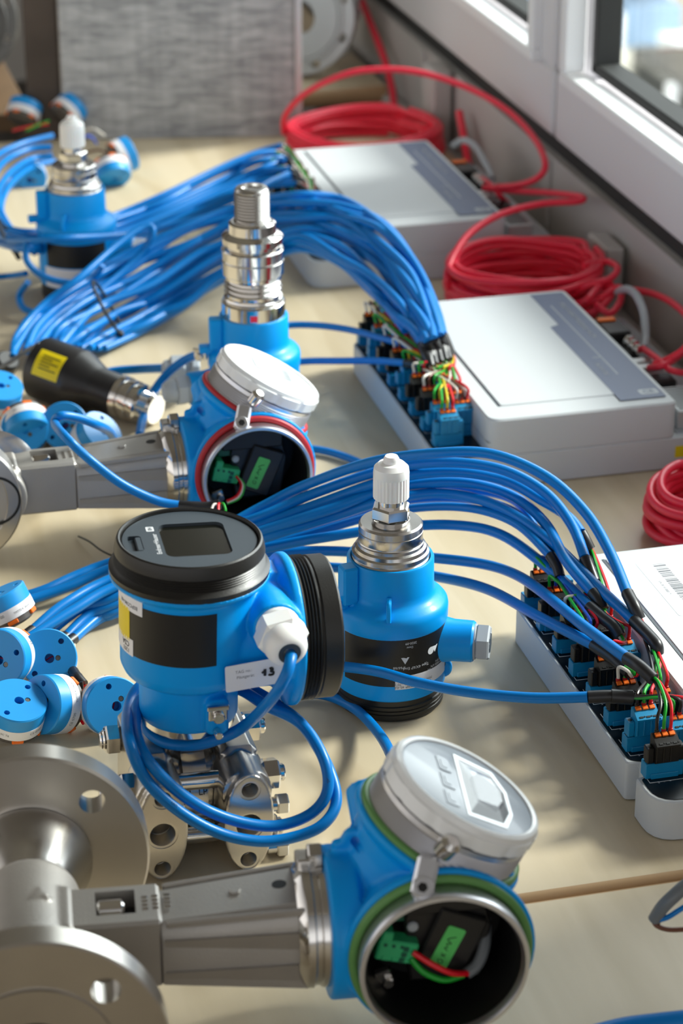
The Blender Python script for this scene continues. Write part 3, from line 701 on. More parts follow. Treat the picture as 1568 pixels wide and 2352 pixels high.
for (yy, zz) in ((-32, 57), (28, 60), (-30, 14), (30, 14)):
    b = MB(); b.cyl(6, -56, 58, 24, T(0, yy, zz) @ R(90, 'Y'), 1); bt = b.build('bolt', 'steel_pol', tx0)
    b = MB(); XN = T(43, yy, zz) @ R(90, 'Y'); b.hexnut(19, 0, 12, XN @ R(10, 'Z'), 1.4); b.cyl(6, 12, 16, 20, XN, 1); b.build('nut', 'steel_pol', bt)
    b = MB(); XN = T(-42, yy, zz) @ R(-90, 'Y'); b.hexnut(19, 0, 10, XN, 1.2); b.cyl(7.5, 10, 12, 20, XN, 1); b.build('bolt_head', 'steel_pol', bt)
for (yy, zz) in ((-44, 40), (-46, 8)):
    b = MB(); XN = T(45, yy, zz) @ R(90, 'Y'); b.cyl(5, 0, 6, 20, XN); b.hexnut(13, 6, 14, XN, 1); b.build('vent_plug', 'steel', tx0)
    b = MB(); XN = T(-44, yy, zz) @ R(-90, 'Y'); b.cyl(5, 0, 5, 20, XN); b.hexnut(13, 5, 12, XN, 1); b.build('vent_plug', 'steel', tx0)

# ================================================================== lying vortex flowmeter with open two-compartment housing
def flowmeter(label, x, y, rz, ring, lid='glass', wafer=False):
    t = thing('flowmeter', label, 'flowmeter', (x, y, .0745), (0, 0, radians(rz)))
    Yb = R(-90, 'X'); Yf = R(90, 'X')                              # +y / -y axes
    def flange(sgn):
        X = Yb if sgn > 0 else Yf
        if wafer:
            b = MB(); b.lathe([(44, -2), (56, -2), (60, 2), (60, 24), (58, 26), (47, 26), (44, 22)], 96, T(-35, -8 if sgn < 0 else 44, -1) @ X, closed=True); return b.build('flange', 'steel_face', t)
        b = MB(); b.lathe([(23, 86), (34, 86), (36, 88), (72, 88), (73.5, 89.5), (73.5, 105), (72.3, 106.2), (44.6, 106.2), (44, 108), (23, 108)], 112, X, closed=True)
        f = b.build('flange', 'steel_face', t); cut = MB()
        for k in range(4): a = pi/4+k*pi/2; cut.cyl(8.2, 80, 120, 28, X @ T(56*cos(a), 56*sin(a), 0))
        bpy.context.view_layer.update(); carve(f, cut); return f
    flange(1); flange(-1); kb = .32 if wafer else 1; kc_ = .55 if wafer else 1
    b = MB(); b.lathe([(22, 40), (25.4, 44), (26, 56), (38, 82), (38.4, 87.5), (22, 87.5)] if not wafer else [(22, 10), (40, 14), (46, 18), (44, 22), (22, 20)], 64, Yb, closed=True); b.build('hub', 'steel', t)
    b = MB(); b.lathe([(22, 40), (25.4, 44), (26, 56), (38, 82), (38.4, 87.5), (22, 87.5)] if not wafer else [(22, 10), (30, 14), (32, 18), (30, 22), (22, 20)], 64, Yf, closed=True); b.build('hub', 'steel', t)
    b = MB(); b.lathe([(21, -108*kb), (23.2, -108*kb), (23.2, 108*kb), (21, 108*kb)], 48, Yb, closed=True); b.build('bore', 'pit', t)
    b = MB()
    b.lathe([(0, -60*kc_), (28, -60*kc_), (29.5, -56*kc_), (29.5, 44*kc_), (28, 48*kc_), (0, 48*kc_)], 64, Yb); b.prism([(-6, -5), (6, -5), (0, 6)], 27, 31, T(6, 8, 0), .6); b.box(34, 50, 50, T(10, 0, 0), 5)
    fuse(b.build('meter_body', 'steel_cast', t), 1.3, 2, 'steel_cast')
    # stem: block with lever pocket, then tapered ribbed section
    b = MB(); b.box(56, 41, 46, T(47, 0, 0), 2); st = b.build('stem_block', 'steel_cast', t)
    cut = MB(); cut.box(23, 24, 30, T(49, 2, 25), 0); bpy.context.view_layer.update(); carve(st, cut)
    b = MB(); b.box(22, 23, 1, T(49, 2, 10.6)); b.build('pocket_floor', 'pit', st)
    b = MB(); b.cyl(6.5, -8, 8, 28, T(46, 3, 17) @ R(90, 'Y'), 1.5); b.box(15, 14, 9, T(46, -3, 15.5), 2); b.build('locking_lever', 'steel_pol', st)
    b = MB()                                                       # cast marks
    for i, (gx, gw) in enumerate(((66, 3.4), (72, 3.6), (79, 4.0))):
        for k in range(4): b.box(gw, 2.0, .9, T(gx, -7+k*4.0+.4*i, 23.2), .3)
    b.build('cast_marks', 'steel_pol', st)
    b = MB()
    sec = lambda h, w, g: [(-w, -h), (w-6, -h), (w, -h+6), (w, h-7), (w-7, h), (-w+g, h), (-w+g*.35, h-5), (-w, h-12)]
    A, B_ = sec(21, 21, 4), sec(27, 27, 10); n = len(A); v = []
    v += [(107, -p[0]*-1, p[1]) for p in A]; v += [(189, -p[0]*-1, p[1]) for p in B_]
    v = [(74.5, p[0], p[1]) for p in A] + [(158, p[0], p[1]) for p in B_]
    b.add(v, [(i, n+i, n+(i+1) % n, (i+1) % n) for i in range(n)] + [tuple(range(n)), tuple(reversed(range(n, 2*n)))])
    tp = b.build('stem', 'steel_cast', t, fix=True)
    b = MB()
    for zz, hh in ((8, 2.2), (-14, 2.0)): b.add([(76, -21.8, zz-hh), (157, -27.6, zz-hh-5), (157, -28.8, zz+5), (76, -22.6, zz+hh)] + [(76, -19, zz-hh), (157, -24, zz-hh-5), (157, -24, zz+5), (76, -19, zz+hh)], [(0, 1, 2, 3), (4, 7, 6, 5), (0, 4, 5, 1), (3, 2, 6, 7), (0, 3, 7, 4), (1, 5, 6, 2)])
    b.box(80, 3, 5, T(117, -22.4, 22.5) @ R(-3.6, 'Z') @ R(-4, 'Y'), 1); b.box(80, 3, 5, T(117, 21.4, 22.5) @ R(3.6, 'Z') @ R(-4, 'Y'), 1)
    b.cyl(3.6, 0, 2.4, 6, T(119, 2, 23.8) @ R(-4, 'Y'), .5); b.build('stem_ribs', 'steel_cast', tp)
    b = MB(); b.cyl(4.4, 0, .5, 24, T(145, 4, 25.7) @ R(-4, 'Y')); b.build('screw_hole', 'pit', tp)
    XE = R(90, 'Y')
    b = MB(); b.lathe([(0, 153), (33, 153), (36.5, 156), (37.8, 158), (37.8, 162), (36.4, 163), (36.4, 166), (37.8, 167), (37.8, 172.5), (0, 172.5)], 72, XE); b.build('clamp_ring', 'steel_pol', t)
    b = MB(); b.hexnut(13, 0, 9, T(166, 8, 42) @ R(90, 'Y') @ T(0, 0, -4), 1); b.box(12, 13, 8, T(161, 8, 39), 1); b.build('clamp_bolt', 'steel', t)
    # housing
    nA = Vector((.478, -.02, .878)).normalized(); nB = Vector((0, -1, 0))
    OA = Vector((212, 11, -2)); OB = Vector((233, 0, 4)) if lid == 'glass' else Vector((229, 0, 9))
    XA = basis(OA, nA, (nA.z, 0, -nA.x)); XB = basis(OB, nB, (1, 0, 0))
    b = MB()
    b.lathe([(0, 171), (44, 171), (45.6, 172.5), (45.6, 188), (41, 191), (39.5, 196), (41, 212), (0, 240)], 64, XE)
    b.lathe([(0, -34), (40, -30), (48, -14), (49, 0), (50, 24), (51.5, 37), (55.4, 40), (56.2, 43), (55.4, 45.4), (0, 45.4)], 72, XB)
    b.lathe([(0, -40), (36, -30), (46, 0), (46.5, 40), (48, 50), (53, 54), (54.6, 56), (54.6, 59), (53.6, 60.4), (0, 60.4)], 72, XA)
    b.lathe([(0, 0), (17, 0), (14.5, 44), (13.5, 62), (0, 62)], 36, basis((212, 12, 18), (-.12, .92, .62)))
    b.box(20, 6, 12, T(186, 6, 47), 2); b.cyl(8, -3, 3, 24, T(190, 6, 52) @ R(90, 'X'))
    b.box(30, 16, 40, T(262, -14, 38) @ R(-30, 'Y'), 7)
    h = fuse(b.build('housing', 'blue', t), 1.25, 4, 'blue')
    cut = MB(); cut.cyl(46, 2, 60, 64, XB); cut.cyl(3.2, -20, 20, 20, T(190, 6, 53) @ R(90, 'X')); bpy.context.view_layer.update(); carve(h, cut, 40)
    # opening facing the viewer
    b = MB(); b.torus(51.2, 2.7, 96, 12, XB, z=46.6); b.build('seal_ring', ring, t)
    p = [(48.6, 30), (48.8, 56), (49.3, 57), (49.3, 61), (48.8, 62), (46.6, 62.2), (45.2, 60), (44.6, 30)]
    b = MB(); b.lathe(p, 112, XB, closed=True); b.build('threaded_ring', 'alu', t)
    b = MB(); b.lathe([(44.5, 57), (44.2, 3), (0, 3), ], 72, XB); cup = b.build('compartment', 'pit', t)
    b = MB(); b.prism([(-14, -34), (28, -34), (34, 2), (26, 34), (-12, 34), (-18, 10)], 10, 24, XB @ R(0, 'Z'), 1.5)
    b.prism(rrect(30, 44, 2, cx=11, cy=-3), 23, 29, XB @ R(-22, 'Z'), 1.2); b.prism(rrect(56, 22, 3, cx=2, cy=25), 10, 27, XB, 1.5); md = b.build('electronics_module', 'blackplastic', cup)
    b = MB(); b.prism(rrect(11.5, 30, 1.6), 29.1, 29.6, XB @ T(6.5, -8.5, 0) @ R(-25, 'Z')); sk = b.build('sticker', 'sticker_green', cup)
    hw = XB @ T(6.5, -8.5, 29.9) @ R(-25, 'Z') @ R(90, 'Z')
    b = MB(); b.tube(smooth([(9, -2, 0), (6, 2.4, 0), (4, -1, 0), (3, 1.5, 0), (1, 0, 0), (0, 1.6, 0), (-1.4, -1, 0)], 5), .22, 6, hw); b.tube(smooth([(-4, 1.6, 0), (-6, -1.4, 0)], 4), .22, 6, hw); b.tube(smooth([(-6, 1.2, 0), (-4, -1.2, 0)], 4), .22, 6, hw)
    b.tube(smooth([(-8, 1.6, 0), (-10.4, 1, 0), (-10.8, -1, 0), (-8.8, -1.6, 0), (-8, .4, 0)], 5), .22, 6, hw); b.build('handwriting', 'ink', sk)
    b = MB(); TX = XB @ T(-23, -6, 26) @ R(-14, 'Z')
    b.box(24, 14, 12, TX @ T(0, -1, 0), 1); b.box(7, 7, 12, TX @ T(-8, 8, 0), 1)
    for k in range(3): b.box(4.6, 3, 13, TX @ T(-6+6*k, -6, 0), .5)
    tb = b.build('terminal_block', 'green_term', cup)
    b = MB()
    for k in range(3): b.box(3.2, 3.2, .6, TX @ T(4+.4*k, -5+4*k-1, 6.2)); b.cyl(1.2, 5.9, 6.4, 12, TX @ T(-8+5*k, 3, 0))
    b.build('clamp_slots', 'green_dark', tb)
    b = MB(); b.box(18, 12, 8, XB @ T(-20, 13, 18), 1); b.box(10, 9, 8, XB @ T(-6, 8, 16), 1); b.build('socket', 'green_dark', cup)
    b = MB(); b.cyl(3.4, 14, 26, 20, XB @ T(-13, 5, 0), 1); b.build('pin', 'greyplastic', cup)
    b = MB(); b.box(11, 9, 6, XB @ T(-30, -27, 26) @ R(20, 'Z'), 1); gc = b.build('ground_clamp', 'steel_pol', cup)
    b = MB(); b.cyl(3.8, 28, 32, 20, XB @ T(-28, -29, 0), 1); b.build('screw', 'steel_pol', gc)
    if lid == 'glass':
        strand_ = [('wire_red', [(-14, -7, 33), (-4, -13, 37), (8, -20, 38), (19, -24, 34)], 1.9), ('wire_green', [(-15, -12, 32), (-8, -20, 35), (4, -26, 36), (16, -26, 33)], 1.9), ('greycable', [(18, -25, 33), (25, -21, 30), (30, -12, 24), (32, 0, 14)], 3.6)]
    else:
        strand_ = [(c_, [(-14, -8, 33), (-11+k_, -14, 40), (-16+k_, -22-k_, 44), (-26, -25-k_, 47)], 1.4) for k_, c_ in enumerate(('wire_red', 'wire_white', 'wire_green'))]
    for c_, P_, r_ in strand_: b = MB(); b.tube(smooth(P_, 6), r_, 10, XB); b.build('wire', c_, cup)
    # safety clamp between the two openings
    KX = basis(OB + Vector((-10, -46, 53)), (-.1, -.75, .65), (1, 0, 0))
    b = MB(); b.box(13, 24, 8, KX @ R(-18, 'Z'), 2); b.cyl(6.4, 3, 8, 28, KX @ R(-18, 'Z') @ T(0, -7, 0), 1.2); kc = b.build('lid_clamp', 'alu', t)
    b = MB(); b.cyl(3, 0, 1.2, 6, KX @ R(-18, 'Z') @ T(0, -7, 7.2)); b.build('socket_screw', 'pit', kc)
    b = MB(); b.cyl(6.2, -4, 10, 28, basis(OB + Vector((2, -40, 66)), (.4, -.35, .75)), 2.5); b.build('clamp_screw', 'steel_pol', kc)
    # lid stack
    b = MB(); b.torus(50.4, 2.5, 96, 12, XA, z=61.8); b.build('seal_ring', ring, t)
    p = [(40, 60), (48, 60), (48, 63)]
    for k in range(7): p += [(49, 64+k*1.9), (48.0, 65+k*1.9)]
    XT = XA; XA = XA @ T(0, 0, 7)
    b = MB(); b.lathe(p + [(48.4, 80), (0, 80)], 112, XT); b.build('threaded_ring', 'alu', t)
    b = MB(); n = 120
    ring2 = []
    for i in range(n):
        r = 49.6 - (1.0 if i % 10 in (0, 9) else 0); ring2.append((r*cos(2*pi*i/n), r*sin(2*pi*i/n)))
    b.prism(ring2, 74, 84, XA, 1.0); b.lathe([(46.8, 83), (48.6, 84), (47.6, 87), (45.6, 88), (43.6, 87.4), (43.2, 84.5), (42.6, 83)], 112, XA, closed=True)
    lidp = b.build('lid', 'lidwhite', t)
    if lid == 'glass':
        b = MB(); b.lathe([(0, 80), (43.4, 80), (43.4, 86), (42.4, 86.6), (0, 86.6)], 96, XA); fc = b.build('lid_face', 'lidgrey', lidp)
        WXm = XA @ R(-2, 'Z')
        hexo = [(22, -31), (29, -12), (29, 14), (22, 32), (-5, 35), (-5, -34)]
        b = MB(); b.prism(hexo, 86.3, 87.0, WXm, .3); b.build('window_frame', 'palesteel', fc)
        b = MB(); hexi = [(20, -27), (26.5, -11), (26.5, 12), (20, 28), (-2.5, 31), (-2.5, -30)]
        v = [(x, y, 87.0) for x, y in hexi] + [(4+(x-4)*.6 + 3, y*.55, 90) for x, y in hexi]; k = 6
        b.add(v, [(i, (i+1) % k, k+(i+1) % k, k+i) for i in range(k)] + [tuple(range(k, 2*k))], WXm); b.build('faceted_window', 'lidglass', fc, sharp=10)
        b = MB(); b.prism([(16, -18), (22, -6), (21, 10), (9, 20), (2, 8), (3, -15)], 87.0, 87.4, WXm); b.build('display', 'navy', fc)
        b = MB()                                                    # raised block lettering beside the window
        for k in range(3):
            for q in (0, 1): b.prism([(x*(1-.18*q), y) for x, y in rrect(9, 15.5, 1.5)], 86.5+q*.2, 87+q*.2, WXm @ T(-14-.0*k, -22+19*k, 0) @ R(2, 'Z'), .2)
            b.prism(rrect(4, 9, 1), 87.2, 87.5, WXm @ T(-14, -22+19*k, 0))
        b.build('raised_letters', 'lidgrey', fc)
    else:
        b = MB(); b.lathe([(0, 80), (43.4, 80), (43.4, 86.4), (38, 87.4), (0, 88)], 96, XA); fc = b.build('lid_face', 'lidgrey2', lidp)
        b = MB(); b.prism(rrect(38, 26, 5, cy=3), 87.2, 88.6, XA, .8); b.build('window', 'lidglass', fc)
    return t, XA, XB
M['lidgrey2'] = mat('pale_lid_face', '#d9dfe0', .2, coat=.4)
f1, XA1, XB1 = flowmeter('nearest steel flowmeter lying with green-ringed blue housing, lid with angular window', .122, 1.19, -7, 'oring_green')
f2, XA2, XB2 = flowmeter('farther steel flowmeter lying with red-ringed blue housing and white lid', .1815, 1.878, -1, 'oring_red', 'plain', wafer=True)
for o in bpy.data.objects:
    if o.name == 'flowmeter.001': o.scale = (.95, .95, .95); o.location.z = .0605

# ================================================================== input boxes with terminal rails
def fillet(pts, k=5):
    """pts: (x, y, radius) -> outline with rounded corners"""
    out = []; n = len(pts)
    for i in range(n):
        p0, p, p1 = [Vector(pts[j % n][:2]) for j in (i-1, i, i+1)]; r = pts[i][2]
        if r <= 0: out.append(tuple(p)); continue
        a = (p0-p).normalized(); b = (p1-p).normalized(); A = p+a*r; B = p+b*r
        for j in range(k+1): t = j/k; out.append(tuple((1-t)**2*A + 2*t*(1-t)*p + t*t*B))
    return out
def plug_shape(mb, X, ears=True):
    """pluggable terminal: profile in y-z, three ways, ear on each side"""
    prof = [(-6, 1), (5, 1), (5, 19), (3.2, 20.5), (.8, 19.4), (-8.6, 15.6), (-8.6, 14.2), (-6, 13.4)]
    v = [(-8.6, y, z) for y, z in prof] + [(8.6, y, z) for y, z in prof]; n = len(prof)
    mb.add(v, [(i, (i+1) % n, n+(i+1) % n, n+i) for i in range(n)] + [tuple(reversed(range(n))), tuple(range(n, 2*n))], X)
    for s in (-1, 1): mb.box(5, 8.4, 11.5, X @ T(s*11, 0, 0), .7, z0=.4)
    for k in (-1, 0, 1): mb.box(1.1, 1.6, 11.5, X @ T(k*5.1-2.5, -6.2, 0), .2, z0=1.8)
def make_plug(color, parent, loc):
    X = T(*[q*1000 for q in loc]) if not isinstance(loc, Matrix) else loc
    b = MB(); plug_shape(b, X); p = b.build('terminal_plug', color, parent, fix=True)
    for k in (-1, 0, 1): b = MB(); b.box(4.0, 3.4, 1.4, X @ T(k*5.1, .4, 20.0) @ R(22, 'X'), .3); b.build('lever', 'orange', p)
    b = MB()
    for k in (-1, 0, 1): b.box(2.6, 1.4, .5, X @ T(k*5.1, -6.6, 16.6) @ R(22, 'X')); b.box(1.0, 1.0, .5, X @ T(k*5.1+2.5, -6.2, 16.7) @ R(22, 'X'))
    for s in (-1, 1): b.cyl(1.7, 11.9, 12.1, 14, X @ T(s*11, 0, 0))
    b.build('test_points', 'pit', p)
    return p
PITCH = .0375
def input_box(label, x0, y0, xb, xr, xt, L=.310, h=.066, notch=False, near=False):
    t = thing('input_box', label, 'box', (0, 0, 0), group='light grey input boxes'); q = 1000
    y1 = y0+L
    pts = [(xt*q, y0*q, 14), (xt*q, y1*q, 10), (x0*q, y1*q, 12)]
    if notch: pts += [(x0*q, (y0+.058)*q, 3), ((x0+.009)*q, (y0+.056)*q, 0), ((x0+.009)*q, (y0+.040)*q, 0), ((x0-.001)*q, (y0+.037)*q, 2)]
    pts += [((x0-.001)*q, y0*q, 22)]
    b = MB(); b.prism(fillet(pts), .6, 31, c=1.0); b.build('base_tray', 'boxgrey', t, sharp=25)
    ins = [((xb+.004)*q, (y0+.003)*q, 1), ((xb+.004)*q, (y1-.004)*q, 1), ((x0+.0025)*q, (y1-.004)*q, 8)]
    if notch: ins += [((x0+.0025)*q, (y0+.060)*q, 6), ((x0+.0125)*q, (y0+.056)*q, 0), ((x0+.0125)*q, (y0+.038)*q, 0), ((x0+.002)*q, (y0+.034)*q, 2)]
    ins += [((x0+.002)*q, (y0+.003)*q, 19)]
    b = MB(); b.prism(fillet(ins), 30.9, 31.5); pcb = b.build('circuit_board', 'pcb', t)
    b = MB()
    for k in range(8):
        yy = (y0+.037+PITCH*k)*q
        for (xa, xc, ya, yb) in ((x0*q+6, x0*q+30, yy-9.5, yy-9.1), (x0*q+5.5, x0*q+5.9, yy-9.5, yy+14)):
            b.box(xc-xa, yb-ya, .2, T((xa+xc)/2, (ya+yb)/2, 31.6))
    b.build('printed_lines', 'whiteink', pcb)
    cx = .575 - .557 + x0
    for k in range(8):
        for r_, (dx, dy) in enumerate(((0, 0), (.0195, .019))):
            b = MB(); X = T((cx+dx)*q, (y0+.037+dy+PITCH*k)*q+.5, 31.5)
            b.box(27.5, 9.5, 11.5, X, .5, z0=0); b.box(20, 12, 4, X, .4, z0=0); hd = b.build('terminal_header', 'terminal_blue', t)
            if near and k < 4:
                w = MB(); w.cyl(1.6, 11.4, 11.9, 14, X @ T(-11.3, 0, 0)); w.build('screw', 'gold', hd)
    # main body with rounded corners, lid groove, slate label band
    b = MB(); b.prism(fillet([(xr*q, y0*q, 8), (xr*q, y1*q, 8), (xb*q, y1*q, 8), (xb*q, y0*q, 14)]), 30.5, h*q, c=1.6); body = b.build('enclosure', 'boxgrey', t, sharp=25)
    b = MB(); b.box((xr-xb)*q+.3, L*q-8, 1.0, T((xb+xr)/2*q, (y0+y1)/2*q, 43)); b.build('seam', 'greyplastic', body)
    lx0, lx1, ly0, ly1 = xb+.020, xr-.004, y0+.030, y1-.012
    b = MB(); b.prism(fillet([(lx1*q, ly0*q, 2), (lx1*q, ly1*q, 2), (lx0*q, ly1*q, 3), (lx0*q, ly0*q, 3)]), h*q-.6, h*q+.9, c=.5); lid = b.build('lid_panel', 'boxgrey', t)
    b = MB(); b.box(2.2, (ly1-ly0)*q, .6, T(lx0*q-1.2, (ly0+ly1)/2*q, h*q+.05)); b.build('lid_groove', 'darkplastic', lid)
    wB = .058; xs = xr-.006
    band = [((xs)*q, (ly0-.016)*q), (xs*q, (ly1+.002)*q), ((xs-.034)*q, (ly1+.002)*q), ((xs-.034)*q, (ly1-.085)*q), ((xs-.044)*q, (ly1-.090)*q), ((xs-wB)*q+14, (ly0-.016)*q)]
    b = MB(); b.prism(band, h*q+.9, h*q+1.15); bd = b.build('label_band', 'boxband', lid)
    b = MB(); b.box(1.2, 190, .2, T(xs*q-24, (y0+.17)*q, h*q+1.2)); b.box(9, 1.2, .2, T(xs*q-28, (y0+.12)*q, h*q+1.2))
    b.prism(rrect(18, 12, 3, cx=xs*q-12, cy=(y0+.028)*q), h*q+1.15, h*q+1.25); b.build('printed_lines', 'greyplastic', bd)
    lettering('lettering', 'CE', 9, T(xs*q-12, (y0+.028)*q, h*q+1.4), 'boxband', bd, bold=.2)
    lettering('lettering', 'MULTI INPUT MODULE 16 CH', 7.5, T(xs*q-12, (y0+.22)*q, h*q+1.4) @ R(-90, 'Z'), 'greyplastic', bd)
    lettering('lettering', 'IN 24 V DC', 6, T(xs*q-34, (y0+.09)*q, h*q+1.4) @ R(-90, 'Z'), 'greyplastic', bd)
    # right hand rail: connectors, vent grille
    rx = (xr+xt)/2
    b = MB(); b.box((xt-xr)*q-8, L*q-20, 1.5, T(rx*q, (y0+y1)/2*q, 31.4)); b.build('connector_rail', 'greyplastic', t)
    b = MB(); b.box(30, 58, 19, T((xr+.022)*q, (y0+.045)*q, 31), 1.5, z0=0); vn = b.build('vent_block', 'palesteel', t)
    b = MB()
    for k in range(9): b.box(24, 2.6, .5, T((xr+.022)*q, (y0+.045)*q-24+6*k, 50.2))
    b.build('vent_slots', 'pit', vn)
    return t
B3 = input_box('nearest light grey box, cropped by the right edge, with a barcode sticker', .557, 1.307, .607, .797, .862, notch=True, near=True)
B2 = input_box('middle light grey box between the upright red coil and the near blue cables', .580, 1.894, .625, .803, .868)
B1 = input_box('farthest light grey box, partly under the blue cable arch, before the grey slab', .600, 2.445, .645, .820, .882)
q = 1000
b = MB(); b.prism(rrect(26, 92, 2, cx=.656*q+4, cy=1.545*q), 66.9, 67.05); bs = b.build('barcode_sticker', 'whitelabel', B3)
b = MB(); yy = 1.585*q; random.seed(3)
while yy > 1.508*q:
    w = random.choice((.5, .5, .9, 1.4)); b.box(10, w, .08, T(.661*q+3, yy, 67.12)); yy -= w + random.choice((.6, .9, 1.5))
b.build('barcode', 'greyink', bs)
lettering('lettering', 'S/N 20 10 0583 71', 3.2, T(.6525*q+1.2, 1.545*q, 67.15) @ R(-90, 'Z'), 'greyink', bs)
b = MB(); b.box(15, 7.5, .3, T(.5885*q, 1.317*q, 31.7) @ R(90, 'Z')); mk = b.build('marker_strip', 'whiteink', B3)
lettering('lettering', 'S16', 5, T(.5885*q, 1.317*q, 32.0) @ R(-90, 'Z'), 'pcb', mk, bold=.12)
for k in range(4):
    lettering('lettering', 'S   -   +', 3.4, T(.573*q, (1.344-.0125+PITCH*k)*q+2.2, 31.75), 'whiteink', B3)
def yellow_front(par, x, y):
    b = MB(); b.box(24, .4, 11, T(x*q, y*q-.3, 17)); s = b.build('yellow_label', 'yellow', par); return s
yellow_front(B2, .815, 1.894); yellow_front(B1, .83, 2.445)
# things plugged in along the right-hand rails of the two boxes whose rail is in view
def side_plugs(xr, y0, far):
    X = T((xr+.020)*q, (y0+.222)*q, 31.5)
    t = thing('power_plug', ('farthest' if far else 'middle') + ' box: black power plug with orange levers on the right rail', 'plug', (0, 0, 0))
    b = MB(); b.box(24, 40, 26, X, 1.5, z0=0); b.build('plug_body', 'blackplastic', t)
    b = MB(); b.box(18, 8, 2.4, X @ T(-2, 14, 26), .6, z0=0); b.build('lever', 'orange', t)
    t = thing('coaxial_plug', ('farthest' if far else 'middle') + ' box: bright metal round plug beside the black power plug', 'plug', (0, 0, 0))
    b = MB()
    for k in range(3): b.cyl(6.5-k*.6, 0, 7, 24, X @ T(6, -26-11*k, 18) @ R(78, 'X') @ R(20, 'Y'), 1.2)
    b.cyl(4, -14, 0, 20, X @ T(6, -44, 15) @ R(78, 'X')); b.build('plug_shell', 'steel_pol', t)
    b = MB(); b.box(24, 34, 15, X @ T(-2, -34, 0), 2, z0=0); b.build('socket', 'blackplastic', t)
    b = MB(); b.box(34, 30, 11, X @ T(4, -78, 0), 2, z0=0); b.box(30, 10, 5, X @ T(4, -70, 11), 1, z0=0); b.box(30, 10, 5, X @ T(4, -86, 11), 1, z0=0)
    tag(b.build('network_plug', 'palesteel'), ('farthest' if far else 'middle') + ' box: pale metal network plug where the red cable enters', 'plug')
    b = MB(); b.box(36, 22, 12, X @ T(4, -108, 0), 2, z0=0)
    tag(b.build('socket_cover', 'blackplastic'), ('farthest' if far else 'middle') + ' box: low black cover between network plug and vent block', 'cover')
side_plugs(.803, 1.894, False); side_plugs(.820, 2.445, True)

# ================================================================== cables
def on_y(px, py, Y):
    r = ray(px, py); t = Y/r.y; return Vector((r.x*t, Y, CAM_H + r.z*t))
def W3(pts):   # third value: height above the table, or (if above .9) the distance along the table
    return [(at(*p) if p[2] < .9 else on_y(*p))*1000 for p in pts]
def strand(name, mname, parent, pts, r, sub=8, n=12):
    b = MB(); b.tube(smooth(pts, sub), r, n); return b.build(name, mname, parent)
def tail(root, end, d, plug, cols, sl=.016, straight=.0):
    """black sleeve after the jacket, then separate wires into a plug"""
    return
def cable(label, pts, group=None, r=3.7, sleeve=None, plug=None, pcol='terminal_black', cols=('wire_black', 'wire_green', 'wire_red'), name='blue_cable', start=None, jacket='cable', scols=('wire_green', 'wire_red', 'wire_white')):
    t = thing(name, label, 'cable', (0, 0, 0), group=group)
    P = W3(pts); strand('jacket', jacket, t, P, r)
    def end(Q, A, cols_, goals, down=1):
        S = [A] + Q
        strand('sleeve', 'sleeve', t, S, r+.55, 6)
        e = Q[-1]; d = (Q[-1]-S[-2]).normalized()
        for i, c in enumerate(cols_):
            g = goals[i]; off = Vector(((i-1)*1.6, 0, (i % 2)*1.2))
            up = Vector((0, 0, 1)) if down else (e-g).normalized()
            mid = (e+off)*.45 + (g+up*17)*.55 + d*6
            strand('wire', c, t, [e-d*3+off*.4, e+d*5+off, mid, g+up*13, g+up*5, g], 1.25, 6, 8)
    if sleeve:
        Q = W3(sleeve); 
        if plug:
            px, py = plug; g = [Vector(((px+(i-1)*.0051)*1000, (py+.003)*1000, 43+18.5)) for i in range(3)]
            end(Q, P[-1], cols, g)
            pl = make_plug(pcol, t, (px, py, .043))
            for i in range(3):
                b = MB(); b.cyl(1.7, -1, 4.2, 10, T(*g[i]), .4); b.build('ferrule', 'ferrule' if i else ('ferrule' if cols[0] != 'wire_black' else 'wire_black'), pl)
        else:
            b = MB(); S = [P[-1]] + Q; b.tube(smooth(S, 6), r+.55, 12); b.build('sleeve', 'sleeve', t)
    if start:
        Q = W3(start); b = MB(); b.tube(smooth([P[0]] + Q, 6), r+.5, 12); b.build('sleeve', 'sleeve', t)
        e = Q[-1]
        for i, c in enumerate(scols):
            strand('wire', c, t, [e, e+Vector((-6+4*i, -4, 2)), e+Vector((-10+6*i, -12, -1)), e+Vector((-13+6*i, -17+3*i, -4))], 1.1, 5, 8)
    return t
def lerp(a, b, t): return tuple(a[i]*(1-t)+b[i]*t for i in range(3))
LFT = [[(60, 1369, .010), (110, 1352, .012), (180, 1320, .014), (262, 1290, .02)], [(48, 1384, .010), (150, 1350, .014), (262, 1304, .022)],
       [(75, 1448, .018), (150, 1386, .026), (265, 1326, .03)], [(60, 1470, .020), (170, 1400, .028), (268, 1346, .033)],
       [(118, 1448, .012), (185, 1398, .018), (270, 1366, .026)], [(152, 1462, .008), (205, 1412, .014), (272, 1382, .02)],
       [(170, 1466, .008), (225, 1418, .010), (275, 1396, .014)], [(185, 1450, .006), (235, 1418, .008), (278, 1404, .01)]]
